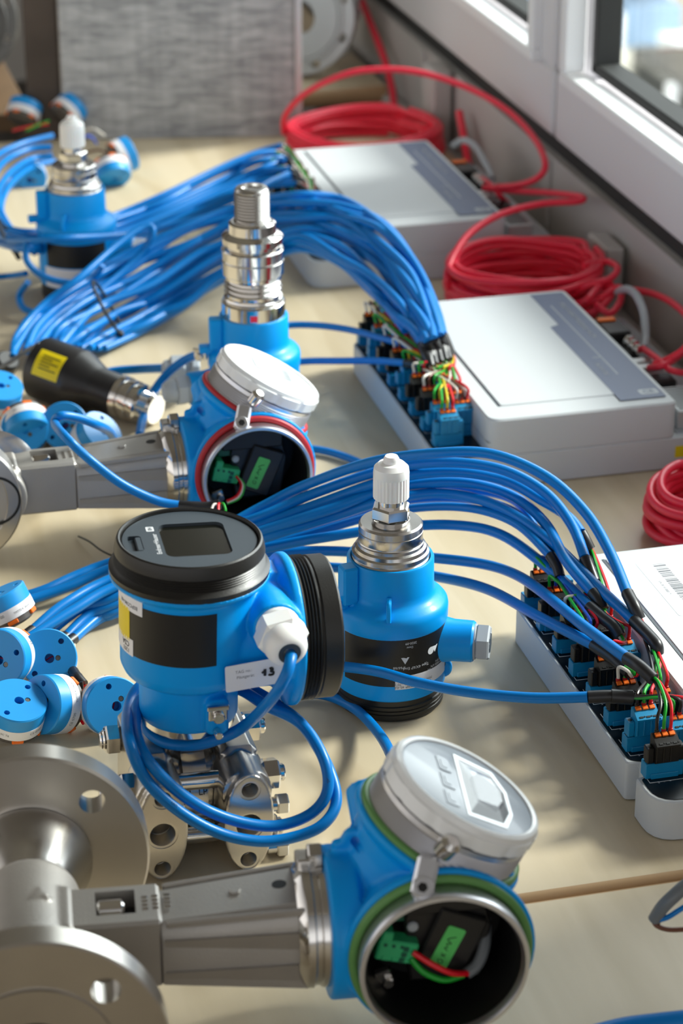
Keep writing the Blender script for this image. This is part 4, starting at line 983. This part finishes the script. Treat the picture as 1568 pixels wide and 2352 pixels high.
RGT = [
 ([(470, 1230, .05), (600, 1165, .07), (700, 1115, .09), (850, 1062, .12), (1000, 1041, .14), (1130, 1043, .145), (1255, 1095, .135), (1345, 1178, .115), (1402, 1272, .10), (1440, 1362, .092)], [(1455, 1392, .088), (1468, 1422, .080)], (.5945, 1.4005), 'terminal_black', 'topmost of the near arching blue cables, ending in the highest black sleeve'),
 ([(470, 1238, .05), (610, 1182, .07), (720, 1134, .085), (880, 1080, .11), (1020, 1062, .125), (1150, 1078, .125), (1250, 1130, .115), (1312, 1205, .10), (1343, 1282, .09)], [(1352, 1305, .085), (1364, 1336, .078)], (.5755, 1.5316), 'terminal_black', 'near arching blue cable second from the top, dropping left of the highest sleeve'),
 ([(470, 1250, .045), (620, 1198, .065), (740, 1154, .08), (900, 1100, .105), (1040, 1084, .115), (1160, 1104, .112), (1245, 1150, .105), (1305, 1188, .10), (1334, 1224, .095)], [(1344, 1242, .09), (1354, 1262, .084)], (.5945, 1.5130), 'terminal_black', 'near arching blue cable ending in the shortest, farthest black sleeve'),
 ([(470, 1262, .045), (625, 1212, .065), (750, 1172, .08), (900, 1122, .095), (1050, 1108, .105), (1170, 1136, .10), (1250, 1200, .095), (1300, 1288, .088), (1360, 1360, .08)], [(1374, 1378, .077), (1384, 1400, .072)], (.5945, 1.4755), 'terminal_blue', 'near blue cable in the middle of the arch, crossing behind another'),
 ([(480, 1275, .04), (635, 1226, .06), (760, 1188, .07), (900, 1146, .09), (1030, 1134, .095), (1150, 1166, .095), (1260, 1240, .09), (1370, 1346, .082), (1456, 1426, .08)], [(1482, 1452, .08), (1506, 1480, .078), (1509, 1500, .072)], (.5755, 1.3815), 'terminal_blue', 'near arching blue cable whose long black sleeve bends over at the grey box edge'),
 ([(490, 1290, .03), (645, 1252, .045), (760, 1232, .055), (900, 1212, .062), (1040, 1206, .068), (1150, 1228, .074), (1260, 1306, .072), (1354, 1394, .074)], [(1385, 1420, .074), (1410, 1440, .074), (1424, 1462, .070)], (.5755, 1.4565), 'terminal_black', 'blue cable passing under the arch with a long thick black sleeve'),
 ([(500, 1300, .02), (645, 1270, .03), (770, 1266, .034), (900, 1276, .038), (1000, 1282, .042), (1110, 1296, .050), (1180, 1318, .058), (1240, 1356, .066), (1340, 1438, .078), (1440, 1512, .09)], [(1470, 1532, .092), (1500, 1560, .088)], (.5755, 1.344), 'terminal_black', 'second lowest blue cable reaching the nearest black terminal plug'),
 ([(510, 1316, .01), (650, 1296, .012), (770, 1304, .016), (900, 1312, .022), (1000, 1324, .026), (1120, 1354, .042), (1240, 1418, .058), (1364, 1482, .07)], [(1405, 1510, .072), (1446, 1545, .070)], (.5755, 1.419), 'terminal_black', 'lowest blue cable rising off the table to the grey box rail'),
]
order = [0, 2, 3, 4, 1, 5, 6, 7]
for i, (rt, sl, pg, pc, lab) in enumerate(RGT):
    lf = LFT[order.index(i)] if i in order else LFT[i]
    cable(lab, lf + rt, 'blue cables arching from the disc cluster to the nearest box', 4.2, sl, pg, pc, cols=[('wire_black', 'wire_green', 'wire_red'), ('wire_white', 'wire_green', 'wire_red')][i % 2], start=[(lf[0][0]-12, lf[0][1]+9, lf[0][2]), (lf[0][0]-26, lf[0][1]+20, lf[0][2])])
for (pp, s) in (((.5755, 1.569), 0), ((.5755, 1.6065-.004), 1), ((.5755, 1.494), 2)):
    cable(['thin blue cable hidden under the arch, feeding the sixth plug', 'blue cable behind the arch feeding the farthest plug of the near box', 'blue cable behind the longest sleeve, feeding the fifth plug'][s],
          [(500, 1280-10*s, .02), (700, 1230-15*s, .04), (900, 1175-20*s, .07), (1060, 1165-20*s, .085), (1180, 1200-25*s, .09), (1262-12*s, 1275-22*s, .085)], 'blue cables arching from the disc cluster to the nearest box', 3.5,
          [(1278-10*s, 1300-20*s, .08), (1286-12*s, 1325-20*s, .075)], pp, 'terminal_black', cols=('wire_green', 'wire_blue', 'wire_red'))
# cable of the display transmitter: gland, two hanging loops round the neck, then off to the near box
cp = [(667, 1492, 1.345), (668, 1510, 1.331), (656, 1552, 1.322), (622, 1607, 1.326), (560, 1668, .098), (500, 1698, .088), (440, 1712, .082), (380, 1706, .080), (342, 1680, .084), (332, 1645, .092), (352, 1600, .100), (440, 1570, .104), (540, 1580, .104),
      (610, 1620, .102), (690, 1662, .090), (742, 1740, 1.350), (752, 1815, 1.336), (715, 1868, 1.332), (640, 1896, 1.332), (560, 1890, 1.332), (470, 1858, 1.333), (390, 1802, 1.335), (330, 1730, 1.345), (312, 1660, .096), (330, 1600, .098), (440, 1560, .104), (560, 1578, .102),
      (640, 1622, .094), (700, 1672, .082), (752, 1760, 1.355), (772, 1840, 1.334), (740, 1895, 1.322), (670, 1924, 1.322), (590, 1932, 1.322), (500, 1912, 1.324), (410, 1862, 1.328), (335, 1790, 1.336), (296, 1700, 1.35), (296, 1625, .092), (330, 1570, .096), (430, 1535, .09), (560, 1520, .07), (680, 1520, .052), (780, 1530, .050), (870, 1543, .054), (960, 1568, .058), (1080, 1590, .062), (1220, 1603, .068), (1350, 1601, .074)]
tc_ = cable('blue cable coiled in two loops under the display transmitter, running right to the near box', cp, None, 3.9, [(1402, 1599, .075), (1454, 1602, .074)], (.5945, 1.363), 'terminal_blue', cols=('wire_green', 'wire_black', 'wire_red'))
b = MB(); S = W3([(1403, 1599, .0755), (1452, 1602, .0745)]); b.tube(S, 5.2, 16); b.build('sleeve', 'sleeve', tc_)
# printed jacket lettering
def cable_print(txt, px, py, z, ang, size, tilt=60):
    X = Matrix.Translation(on_y(px, py, z)*1000) @ basis((0, 0, 0), facing(.1, .3, .95), facing(cos(radians(ang)), sin(radians(ang)), 0))
    return lettering('lettering', txt, size, X @ T(0, 0, 3.95), 'ink', tc_)
cable_print('LAPP KABEL', 750, 1778, 1.3425, -84, 2.6); cable_print('LAPP KABEL', 388, 1842, 1.3305, -38, 2.6)
# cable rising from behind the black cover to the nearest flowmeter
cable('blue cable curving from the near sensor base up to the nearest flowmeter', [(640, 1600, .012), (700, 1592, .006), (760, 1600, .006), (820, 1632, .008), (870, 1685, .02), (900, 1740, .05), (908, 1790, .085), (900, 1830, .10)], None, 3.9)

# ---------------- middle bundle
TOP = [(30, 808, .03), (60, 740, .04), (140, 670, .05), (260, 600, .06), (420, 520, .08), (560, 470, .10), (680, 448, .12), (790, 455, .125), (885, 510, .12), (955, 605, .11), (1000, 705, .10), (1018, 770, .092)]
BOT = [(230, 800, .01), (270, 776, .01), (340, 742, .012), (420, 705, .02), (520, 648, .04), (600, 602, .06), (690, 572, .08), (780, 612, .085), (850, 668, .085), (905, 720, .085), (945, 762, .082), (968, 790, .08)]
random.seed(11); N = 16
for k in range(N):
    t_ = k/(N-1); pts = []
    for j, (a, c) in enumerate(zip(TOP, BOT)):
        w = min(1, max(0, t_ + (random.random()-.5)*.16)); p = lerp(a, c, w); pts.append((p[0], p[1], p[2] + (random.random()-.5)*.012))
    ex, ey = pts[-1][0], pts[-1][1]
    cable('one of the blue cables packed inside the middle bundle, passing behind the tall steel fitting' if 2 <= k <= 13 else ['highest', 'second highest', 'third highest', 'fourth', 'fifth', 'sixth', 'seventh', 'eighth', 'ninth', 'tenth', 'eleventh', 'twelfth', 'fourth lowest', 'third lowest', 'second lowest', 'lowest'][k] + ' blue cable of the middle bundle, behind the tall steel fitting', pts, 'middle blue cable bundle', 4.3,
          [(ex+10, ey+24, .078), (ex+18, ey+46+4*(k % 3), .070)], (.580+.018+(.0195 if k % 2 else 0), 1.894+.037+PITCH*(k//2*.9+.6)+(.019 if k % 2 else 0)), 'terminal_black' if k % 3 else 'terminal_blue',
          cols=[('wire_green', 'wire_yellow', 'wire_red'), ('wire_white', 'wire_green', 'wire_red'), ('wire_white', 'wire_brown', 'wire_green')][k % 3])
cable('single blue cable leaving the middle bundle low, before the tall fitting', [(240, 800, .01), (330, 758, .008), (430, 700, .008), (520, 624, .02), (600, 560, .05), (660, 530, .07), (740, 560, .08), (840, 650, .085), (930, 760, .08)], 'middle blue cable bundle', 3.6)
cable('blue cable from the tall-fitting sensor to the middle box, upper one', [(600, 770, .05), (650, 749, .05), (720, 747, .052), (800, 757, .056), (880, 778, .062), (960, 800, .07)], 'pair of single cables into the middle box', 3.4, [(978, 812, .07), (996, 832, .068)], (.598, 1.931), 'terminal_blue', cols=('wire_green', 'wire_yellow', 'wire_red'))
cable('blue cable from the tall-fitting sensor to the middle box, lower one', [(620, 840, .03), (700, 830, .036), (780, 829, .045), (860, 829, .056), (930, 834, .066)], 'pair of single cables into the middle box', 3.4, [(955, 838, .068), (972, 846, .068)], (.6175, 1.950), 'terminal_blue', cols=('wire_white', 'wire_brown', 'wire_red'))
cable('blue cable emerging right of the red-ringed housing on the table', [(560, 1040, .01), (650, 1030, .006), (730, 1033, .005), (800, 1052, .005), (860, 1080, .005), (960, 1130, .006)], None, 3.6)
cable('blue cable looping from the red-ringed housing back over its stem', [(412, 1161, 1.782), (360, 1150, 1.784), (280, 1112, 1.786), (205, 1055, 1.79), (150, 1003, 1.80), (126, 972, .112), (140, 955, .118), (180, 960, .112), (222, 976, .10), (250, 990, .08), (262, 1010, .05)], None, 3.8, [], None,
      start=[(440, 1163, 1.778), (478, 1164, 1.775), (505, 1158, 1.772)], scols=('wire_white', 'wire_red', 'wire_green'))
cable('blue cable dropping from the tall-fitting sensor behind the cable loop', [(470, 812, .07), (430, 824, .06), (385, 858, .045), (350, 905, .03), (330, 955, .015), (320, 1000, .01)], None, 4.2)
cable('blue cable on the table entering the grey gland of the tall-fitting sensor', [(200, 868, .012), (260, 853, .016), (320, 848, .02), (378, 846, .03)], None, 4.4)
t = thing('cable_gland', 'grey hexagonal cable gland lying behind the red-ringed housing', 'gland', at(410, 850, .031), (0, 0, radians(-6)))
b = MB(); X = R(90, 'Y'); b.lathe([(0, -16), (7, -16), (10.5, -13), (11.5, -6), (0, -6)], 32, X); b.hexnut(27, -8, 6, X, 1.5); b.cyl(11, 6, 12, 28, X, .5); b.build('gland_nut', 'greyplastic', t)
b = MB(); b.hexnut(30, 12, 20, X, 1.5); b.build('gland_body', 'greyplastic', t)

# ---------------- far bundle and loops round the far sensor
TOP = [(0, 520, .05), (60, 532, .06), (150, 528, .05), (260, 496, .04), (380, 445, .05), (500, 388, .06), (590, 350, .07), (645, 335, .075)]
BOT = [(0, 560, .04), (60, 575, .07), (160, 575, .03), (280, 560, .02), (400, 520, .03), (520, 470, .05), (610, 435, .065), (680, 425, .072)]
for k in range(11):
    t_ = k/10; pts = []
    for a, c in zip(TOP, BOT):
        w = min(1, max(0, t_ + (random.random()-.5)*.2)); p = lerp(a, c, w); pts.append((p[0], p[1], p[2] + (random.random()-.5)*.01))
    e = pts[-1]
    cable('one of the blue cables packed inside the far bundle, running to the farthest box' if 1 <= k <= 9 else ['uppermost', 'second', 'third', 'fourth', 'fifth', 'sixth', 'seventh', 'eighth', 'ninth', 'next to last', 'last'][k] + ' blue cable from the top of the far bundle into the farthest box', pts, 'far blue cable bundle', 3.6,
          [(e[0]+12, e[1]+6, .073), (e[0]+26, e[1]+18, .070)], (.600+.018+(.0195 if k % 2 else 0), 2.445+.037+PITCH*(6.5-k//2*.9)+(.019 if k % 2 else 0)), 'terminal_black',
          cols=[('wire_green', 'wire_white', 'wire_red'), ('wire_white', 'wire_green', 'wire_brown')][k % 2])
for k, (lab, pts) in enumerate((
    ('bright blue cable end sweeping up to the far discs, uppermost', [(60, 560, .05), (0, 520, .05), (-40, 440, .05), (-20, 370, .05), (40, 334, .05), (120, 312, .05)]),
    ('bright blue cable end sweeping up to the far discs, second', [(60, 566, .04), (8, 520, .04), (-22, 450, .05), (0, 380, .045), (60, 345, .045), (118, 338, .045)]),
    ('bright blue cable end sweeping up to the far discs, third', [(66, 570, .03), (14, 510, .035), (-6, 450, .04), (20, 400, .04), (70, 366, .035), (120, 358, .035)]),
    ('bright blue cable end sweeping up to the far discs, lowest', [(80, 580, .03), (24, 540, .03), (2, 480, .03), (22, 425, .03), (70, 385, .025), (124, 370, .02)]))):
    cable(lab, pts, 'cable ends at the far discs', 3.9)
cable('blue cable passing across the front of the farthest sensor', [(20, 552, .07), (80, 552, .09), (160, 547, .095), (280, 540, .08), (380, 520, .08), (470, 500, .085), (530, 484, .09), (600, 430, .09), (660, 400, .08)], 'cables round the farthest sensor', 3.7)
cable('blue cable hanging in a tight hook before the farthest sensor', [(30, 820, .03), (40, 770, .035), (100, 700, .05), (180, 640, .07), (260, 570, .085), (318, 527, .095), (345, 520, .096), (350, 540, .088), (325, 580, .07), (280, 625, .055), (200, 690, .04), (110, 770, .02), (70, 810, .02)], 'cables round the farthest sensor', 3.8)
cable('blue cable wound low round the farthest sensor', [(60, 560, .085), (62, 600, .07), (100, 635, .055), (160, 650, .05), (210, 640, .055), (236, 610, .07)], 'cables round the farthest sensor', 3.6)
cable('blue cable circling the base of the farthest sensor', [(64, 648, .04), (44, 680, .02), (60, 712, .012), (130, 722, .01), (210, 700, .012)], 'cables round the farthest sensor', 3.6)
cable('dark blue cable leaving the far left edge toward the farthest sensor', [(-20, 637, .02), (20, 634, .02), (60, 628, .03)], None, 3.4)
for lab, c, rx, rz, ang in (('black cable tie round the middle blue bundle', (246, 706, .04), 36, 30, 25), ('black cable tie round the cables at the far left edge', (18, 545, .055), 22, 24, 60)):
    C = at(*c)*1000; X = basis(C, facing(.85, .45, .1), facing(0, 0, 1)); b = MB()
    b.tube(smooth([(rx*.75*cos(2*pi*i/16), rz*sin(2*pi*i/16), 0) for i in range(16)], 3, True), 1.7, 8, X); b.box(7, 7, 5, X @ T(0, rz, 0), 1); tag(b.build('cable_tie', 'rubber'), lab, 'cable tie')
b = MB(); b.tube([p for p in smooth(W3([(180, 1232, .002), (205, 1244, .006), (232, 1264, .008), (262, 1278, .012), (300, 1290, .015)]), 6)], [.8]*24+[1.3]); 
tag(b.build('cable_tie', 'rubber'), 'loose black cable tie tail on the table left of the display transmitter', 'cable tie')

# ---------------- red cables
def red(label, pts3, r=3.6, group=None, world=False):
    b = MB(); P = [Vector(p)*1000 for p in pts3] if world else W3(pts3)
    b.tube(smooth(P, 6), r, 12); return tag(b.build('red_cable', 'redcable'), label, 'cable', group)
def coil(cx, cy, r0, n, h, label, k=22, squash=1.0, lead=None, ph=0, rvar=.005, rc=3.9):
    pts = []; random.seed(int(cx*1000))
    for t_ in range(n):
        dr = (random.random()-.5)*rvar*1.4; layer = t_ % 2; zz = .0045 + h*(t_//2)/max(1, (n-1)//2)
        tilt = (random.random()-.5)*.006; a0 = random.random()*6
        for i in range(k):
            a = 2*pi*i/k + ph; rr = r0 + dr*.5 + layer*.0075 - .0075 + .003*sin(2*a+a0)
            pts.append((cx + rr*cos(a), cy + rr*squash*sin(a), max(.0045, zz + tilt*cos(a+a0) + .004*(1+sin(a*3+a0))*.5)))
    P = (lead or []) + pts
    return red(label, P, rc, world=True)
c = at(1205, 655, .02); coil(.802, 2.325, .080, 14, .050, 'thick stack of coiled red cable standing behind the middle box', ph=.4)
c = at(1600, 1165, .02); coil(.788, 1.755, .058, 15, .040, 'red cable coil cropped by the right edge, between the near and middle boxes', ph=2)
coil(.790, 2.935, .100, 12, .028, 'flattened red cable coil behind the farthest box', squash=.85, ph=1)
red('red cable swinging in a large loop from the far coil down to the farthest box', [(652, 305, .03), (655, 265, .06), (700, 215, .10), (780, 175, .13), (860, 160, .14), (960, 166, .14), (1070, 200, .13), (1160, 250, .12), (1225, 315, .11), (1252, 375, .10), (1235, 408, .085), (1190, 425, .07), (1140, 430, .06)], 3.8)
red('red cable zigzagging from the farthest box to the middle coil', [(1110, 432, .055), (1180, 438, .06), (1260, 443, .075), (1325, 450, .09), (1340, 457, .092), (1320, 463, .092), (1240, 468, .09), (1150, 492, .085), (1080, 535, .075), (1040, 590, .06), (1026, 640, .045), (1040, 680, .02)], 3.8)
red('red cable curving from the middle coil out past the right edge', [(1330, 640, .05), (1390, 660, .05), (1440, 664, .06), (1500, 675, .065), (1550, 700, .07), (1585, 740, .075), (1580, 790, .07), (1545, 820, .06), (1500, 838, .052)], 3.6)
for i, pts in enumerate(([(1300, 690, .03), (1350, 655, .055), (1400, 640, .06), (1418, 615, .065), (1390, 600, .06), (1340, 610, .06)], [(1320, 715, .02), (1370, 690, .045), (1420, 660, .055), (1425, 690, .05), (1400, 720, .045), (1370, 700, .045)],
                         [(1310, 700, .03), (1345, 690, .05), (1385, 650, .055), (1410, 668, .05), (1375, 710, .04), (1340, 720, .03)])):
    red(['upper', 'lower', 'middle'][i] + ' red twist at the right of the middle coil', pts, 3.6, 'red twists beside the middle coil')
for i, pts in enumerate(([(1475, 800, .05), (1510, 825, .055), (1540, 850, .055), (1580, 858, .05)], [(1490, 845, .05), (1520, 840, .058), (1545, 828, .055), (1580, 800, .05)], [(1100, 405, .05), (1130, 428, .055), (1150, 452, .05), (1166, 466, .03)])):
    red(['red lead crossing to the middle box network plug, upper', 'red lead crossing to the middle box network plug, lower', 'short red lead at the farthest box network plug'][i], pts, 3.2)
for i, (x, pts) in enumerate((('middle', [(1415, 672, .05), (1440, 664, .065), (1462, 680, .07), (1478, 720, .065), (1482, 770, .05), (1478, 800, .045)]), ('farthest', [(1040, 335, .055), (1065, 322, .065), (1092, 338, .065), (1112, 372, .06), (1130, 410, .05)]))):
    b = MB(); b.tube(smooth(W3(pts), 6), 4.2, 12); tag(b.build('grey_cable', 'clearcable' if 'clearcable' in M else 'greyplastic'), 'pale grey cable bowing beside the ' + x + ' box', 'cable')

# ---------------- cable ends at the lower right corner
t = thing('stripped_cable', 'stripped grey cable with blue and brown cores at the lower right edge', 'cable', (0, 0, 0))
strand('jacket', 'greycable', t, W3([(1503, 2112, .040), (1520, 2085, .050), (1545, 2060, .058), (1580, 2030, .064), (1640, 1990, .07)]), 4.4)
strand('wire', 'wire_blue2' if 'wire_blue2' in M else 'cable', t, W3([(1500, 2115, .040), (1530, 2108, .044), (1560, 2090, .05), (1600, 2065, .056)]), 1.7)
strand('wire', 'wire_brown', t, W3([(1500, 2113, .040), (1508, 2126, .038), (1535, 2135, .036), (1575, 2134, .036), (1620, 2128, .036)]), 1.6)
b = MB(); b.tube(smooth(W3([(1300, 2400, .01), (1420, 2366, .012), (1520, 2352, .015), (1640, 2340, .02)]), 6), 7, 14)
tag(b.build('blue_hose', 'cable'), 'thick blue cable just entering the bottom right corner', 'cable')

# ================================================================== disc transmitters
def disc(label, px, py, z, nrm, spin=0, group='blue disc transmitters', r=22, dark=False, write=True):
    n = facing(*nrm); O = at(px, py, z)
    X = basis(O, n, facing(1, 0, 0)) @ R(spin, 'Z')
    t = thing('disc_transmitter', label, 'transmitter', X, group=group)
    b = MB(); b.lathe([(0, -12.5), (21.6, -12.5), (r, -12), (r, -1.0), (r-.8, 0), (0, 0)], 64); hs = b.build('housing', 'disc', t)
    cut = MB(); cut.cyl(3.6, -10, 3, 24, T(1, -1, 0)); cut.cyl(2.2, -9, 3, 18, T(12.5, 9.5, 0)); cut.cyl(2.2, -9, 3, 18, T(-12.5, -9.5, 0)); cut.cyl(2.1, -4, 3, 18, T(7.2, -2.2, 0))
    hs.parent = None; bpy.context.view_layer.update(); carve(hs, cut, 35); hs.parent = t
    b = MB(); b.cyl(2.0, -4, -.5, 18, T(7.2, -2.2, 0), .2); b.box(3, .6, .3, T(7.2, -2.2, -.4) @ R(30, 'Z')); b.build('screw', 'darksteel', hs)
    b = MB(); b.tube([(-2, -1, -8), (1.5, 0, -5), (4, .6, -7)], .5, 6); b.build('wire_glimpse', 'wire_red', hs)
    b = MB(); b.lathe([(20, -20.5), (21.9, -20.5), (22.2, -20.3), (22.2, -11.6), (21, -11.6)], 64, closed=True); b.build('label_band', 'whitelabel', t)
    if write:
        lettering_wrap = []
        for s, a, zz, sz in (('CE 0700', 20, -15, 3.2), ('TMT72 4...20mA', 75, -16.5, 2.4), ('Ex ia IIC T6', -50, -16, 2.6), ('56', 140, -16, 3.6)):
            o = lettering('lettering', s, sz, I4, 'greyink', t)
            for v in o.data.vertices:
                p = v.co*1000; q_ = Matrix.Rotation(radians(a), 4, 'Z') @ Vector((22.4*sin(p.x/22.4), -22.4*cos(p.x/22.4), zz+p.y)); v.co = q_*.001
    b = MB(); b.lathe([(0, -27), (17, -27), (20.4, -25), (20.6, -20), (0, -20)], 40); tb = b.build('terminal_ring', 'clearterm', t)
    for k in range(6):
        a = radians(60*k+15); b = MB(); b.box(8.5, 3, 3.4, T(20.6*cos(a), 20.6*sin(a), -22.6) @ Matrix.Rotation(a+pi/2, 4, 'Z'), .6); b.build('lever', 'orange', tb)
    return t
disc('blue disc with face to the viewer, topmost of the near pile, before the cable ends', 110, 1510, .030, (.10, .16, .98), 15)
disc('dark-faced blue disc cropped by the left edge, facing the viewer', -4, 1512, .034, (-.32, -.02, .95), -20)
disc('blue disc lying face up at the bottom of the near pile, left edge', 40, 1607, .034, (.22, .74, .63), 30)
disc('blue disc standing on edge, face turned left in shade, white label right', 92, 1618, .024, (-.66, .05, .75), 40)
disc('blue disc right of the near pile, beside the coiled cable', 264, 1624, .024, (.34, .02, .94), 70)
disc('blue disc at the left edge tipped back, white marked label toward the viewer', -6, 1362, .046, (-.42, .88, .2), -30)
disc('pale lit blue disc high at the left edge of the middle pile', 0, 884, .046, (.22, .72, .65), 20, 'discs of the middle pile')
disc('blue disc standing in the middle pile behind the stem', 147, 976, .024, (.0, .12, .99), 10, 'discs of the middle pile')
disc('blue disc half hidden left of another in the middle pile', 56, 984, .022, (.05, .1, .99), -30, 'discs of the middle pile')
disc('blue disc leaning at the right of the middle pile', 236, 990, .02, (.6, .5, .6), 60, 'discs of the middle pile')
disc('blue disc in the middle pile below the pale lit one, label uppermost', 66, 1000, .014, (.3, -.75, .6), 60, 'discs of the middle pile')
disc('far blue disc turned away with orange levers, leftmost of three', 62, 238, .045, (.25, .92, -.30), 0, 'discs of the far pile', write=False)
disc('far blue disc turned away, behind the white sensor cap', 172, 240, .045, (.62, .70, -.35), 0, 'discs of the far pile', write=False)
disc('far blue disc turned away with orange levers, rightmost of three', 302, 350, .03, (.86, .42, -.28), 0, 'discs of the far pile', write=False)
disc('far blue disc lying low under the rightmost one', 262, 412, .012, (.3, -.85, .4), 0, 'discs of the far pile', write=False)
disc('far blue disc lying low left of the farthest sensor', 66, 412, .01, (.1, -.3, .95), 0, 'discs of the far pile', write=False)
# loose wires and ferrules between the discs
for i, (lab, c, pts) in enumerate((
    ('bare red wire lead between the near discs, upper', 'wire_red', [(182, 1566, .02), (196, 1578, .018), (210, 1588, .016)]), ('bare green wire lead between the near discs', 'wire_green', [(184, 1578, .016), (196, 1586, .014), (206, 1594, .012)]),
    ('bare red wire lead between the near discs, lower', 'wire_red', [(176, 1636, .012), (184, 1650, .010), (192, 1662, .008)]), ('black wire lead standing between the near discs', 'wire_black', [(186, 1566, .03), (188, 1600, .02), (182, 1640, .012), (178, 1660, .006)]),
    ('red wire lead at the far discs', 'wire_red', [(30, 300, .03), (70, 290, .04), (110, 285, .045)]), ('green wire lead at the far discs', 'wire_green', [(60, 300, .04), (90, 286, .045), (112, 278, .04)]),
    ('white wire lead at the far discs right of the cap', 'wire_white', [(190, 300, .04), (215, 296, .05), (240, 312, .04)]), ('blue wire lead at the far discs right of the cap', 'wire_blue', [(186, 322, .04), (205, 312, .045), (222, 330, .03)]),
    ('brown wire lead at the far rightmost disc', 'wire_brown', [(200, 350, .03), (230, 345, .035), (262, 362, .03)]), ('red wire lead at the far rightmost disc', 'wire_red', [(205, 375, .02), (232, 372, .025), (262, 380, .02)]))):
    b = MB(); b.tube(smooth(W3(pts), 5), 1.5, 8); tag(b.build('wire_lead', c), lab, 'wire')
cable('short black-sleeved cable end between two near discs', [(168, 1542, .02), (176, 1556, .022)], None, 4.2, [(180, 1562, .022), (190, 1574, .02)], jacket='sleeve', name='cable_end')

# ================================================================== black tapered pressure gauge body
O = at(100, 846, .0315); dv = Vector((cos(radians(-46)), sin(radians(-46)), -.11))
X = basis(O, dv, (0, 0, 1))
t = thing('tapered_housing', 'black tapered housing with yellow label and steel thread, lying at the left', 'housing', X)
b = MB(); b.lathe([(0, -4), (28, -4), (30.5, -2), (31, 0), (31, 42), (30.4, 45), (22, 64), (20.6, 68), (20, 90), (19, 92), (0, 92)], 64); b.build('cone_body', 'blackgloss' if 'blackgloss' in M else 'blackplastic', t)
b = MB(); b.lathe([(0, 92), (21, 92), (21, 98), (18.6, 99), (18.6, 102), (20, 103), (20, 109), (18, 110), (18, 112), (19.4, 113), (19.4, 118), (16, 119)] + [(16 if k % 2 else 14.8, 120+k*1.5) for k in range(8)] + [(14, 134), (0, 134)], 56); b.build('threaded_end', 'steel_pol', t)
b = MB(); patch(b, 31.1, 116, 166, 8, 38, 14); yl = b.build('yellow_label', 'yellow', t)
for k in range(5):
    b = MB(); patch(b, 31.3, 126+6*k, 128+6*k, 14, 34-(k % 2)*8, 4); b.build('printed_line', 'ink', yl)
t = thing('rubber_cap', 'small black rubber cap at the left edge behind the pale disc', 'cap', at(10, 842, .02), (.5, .4, 0))
b = MB(); b.cyl(12, -12, 12, 28, c=2); b.build('cap_body', 'rubber', t)
t = thing('grey_strap', 'thin grey strap running from the black housing to the left edge', 'strap', (0, 0, 0))
strand('strap_band', 'greycable', t, W3([(92, 790, .06), (60, 806, .05), (25, 830, .04), (-10, 850, .03)]), 2.2)
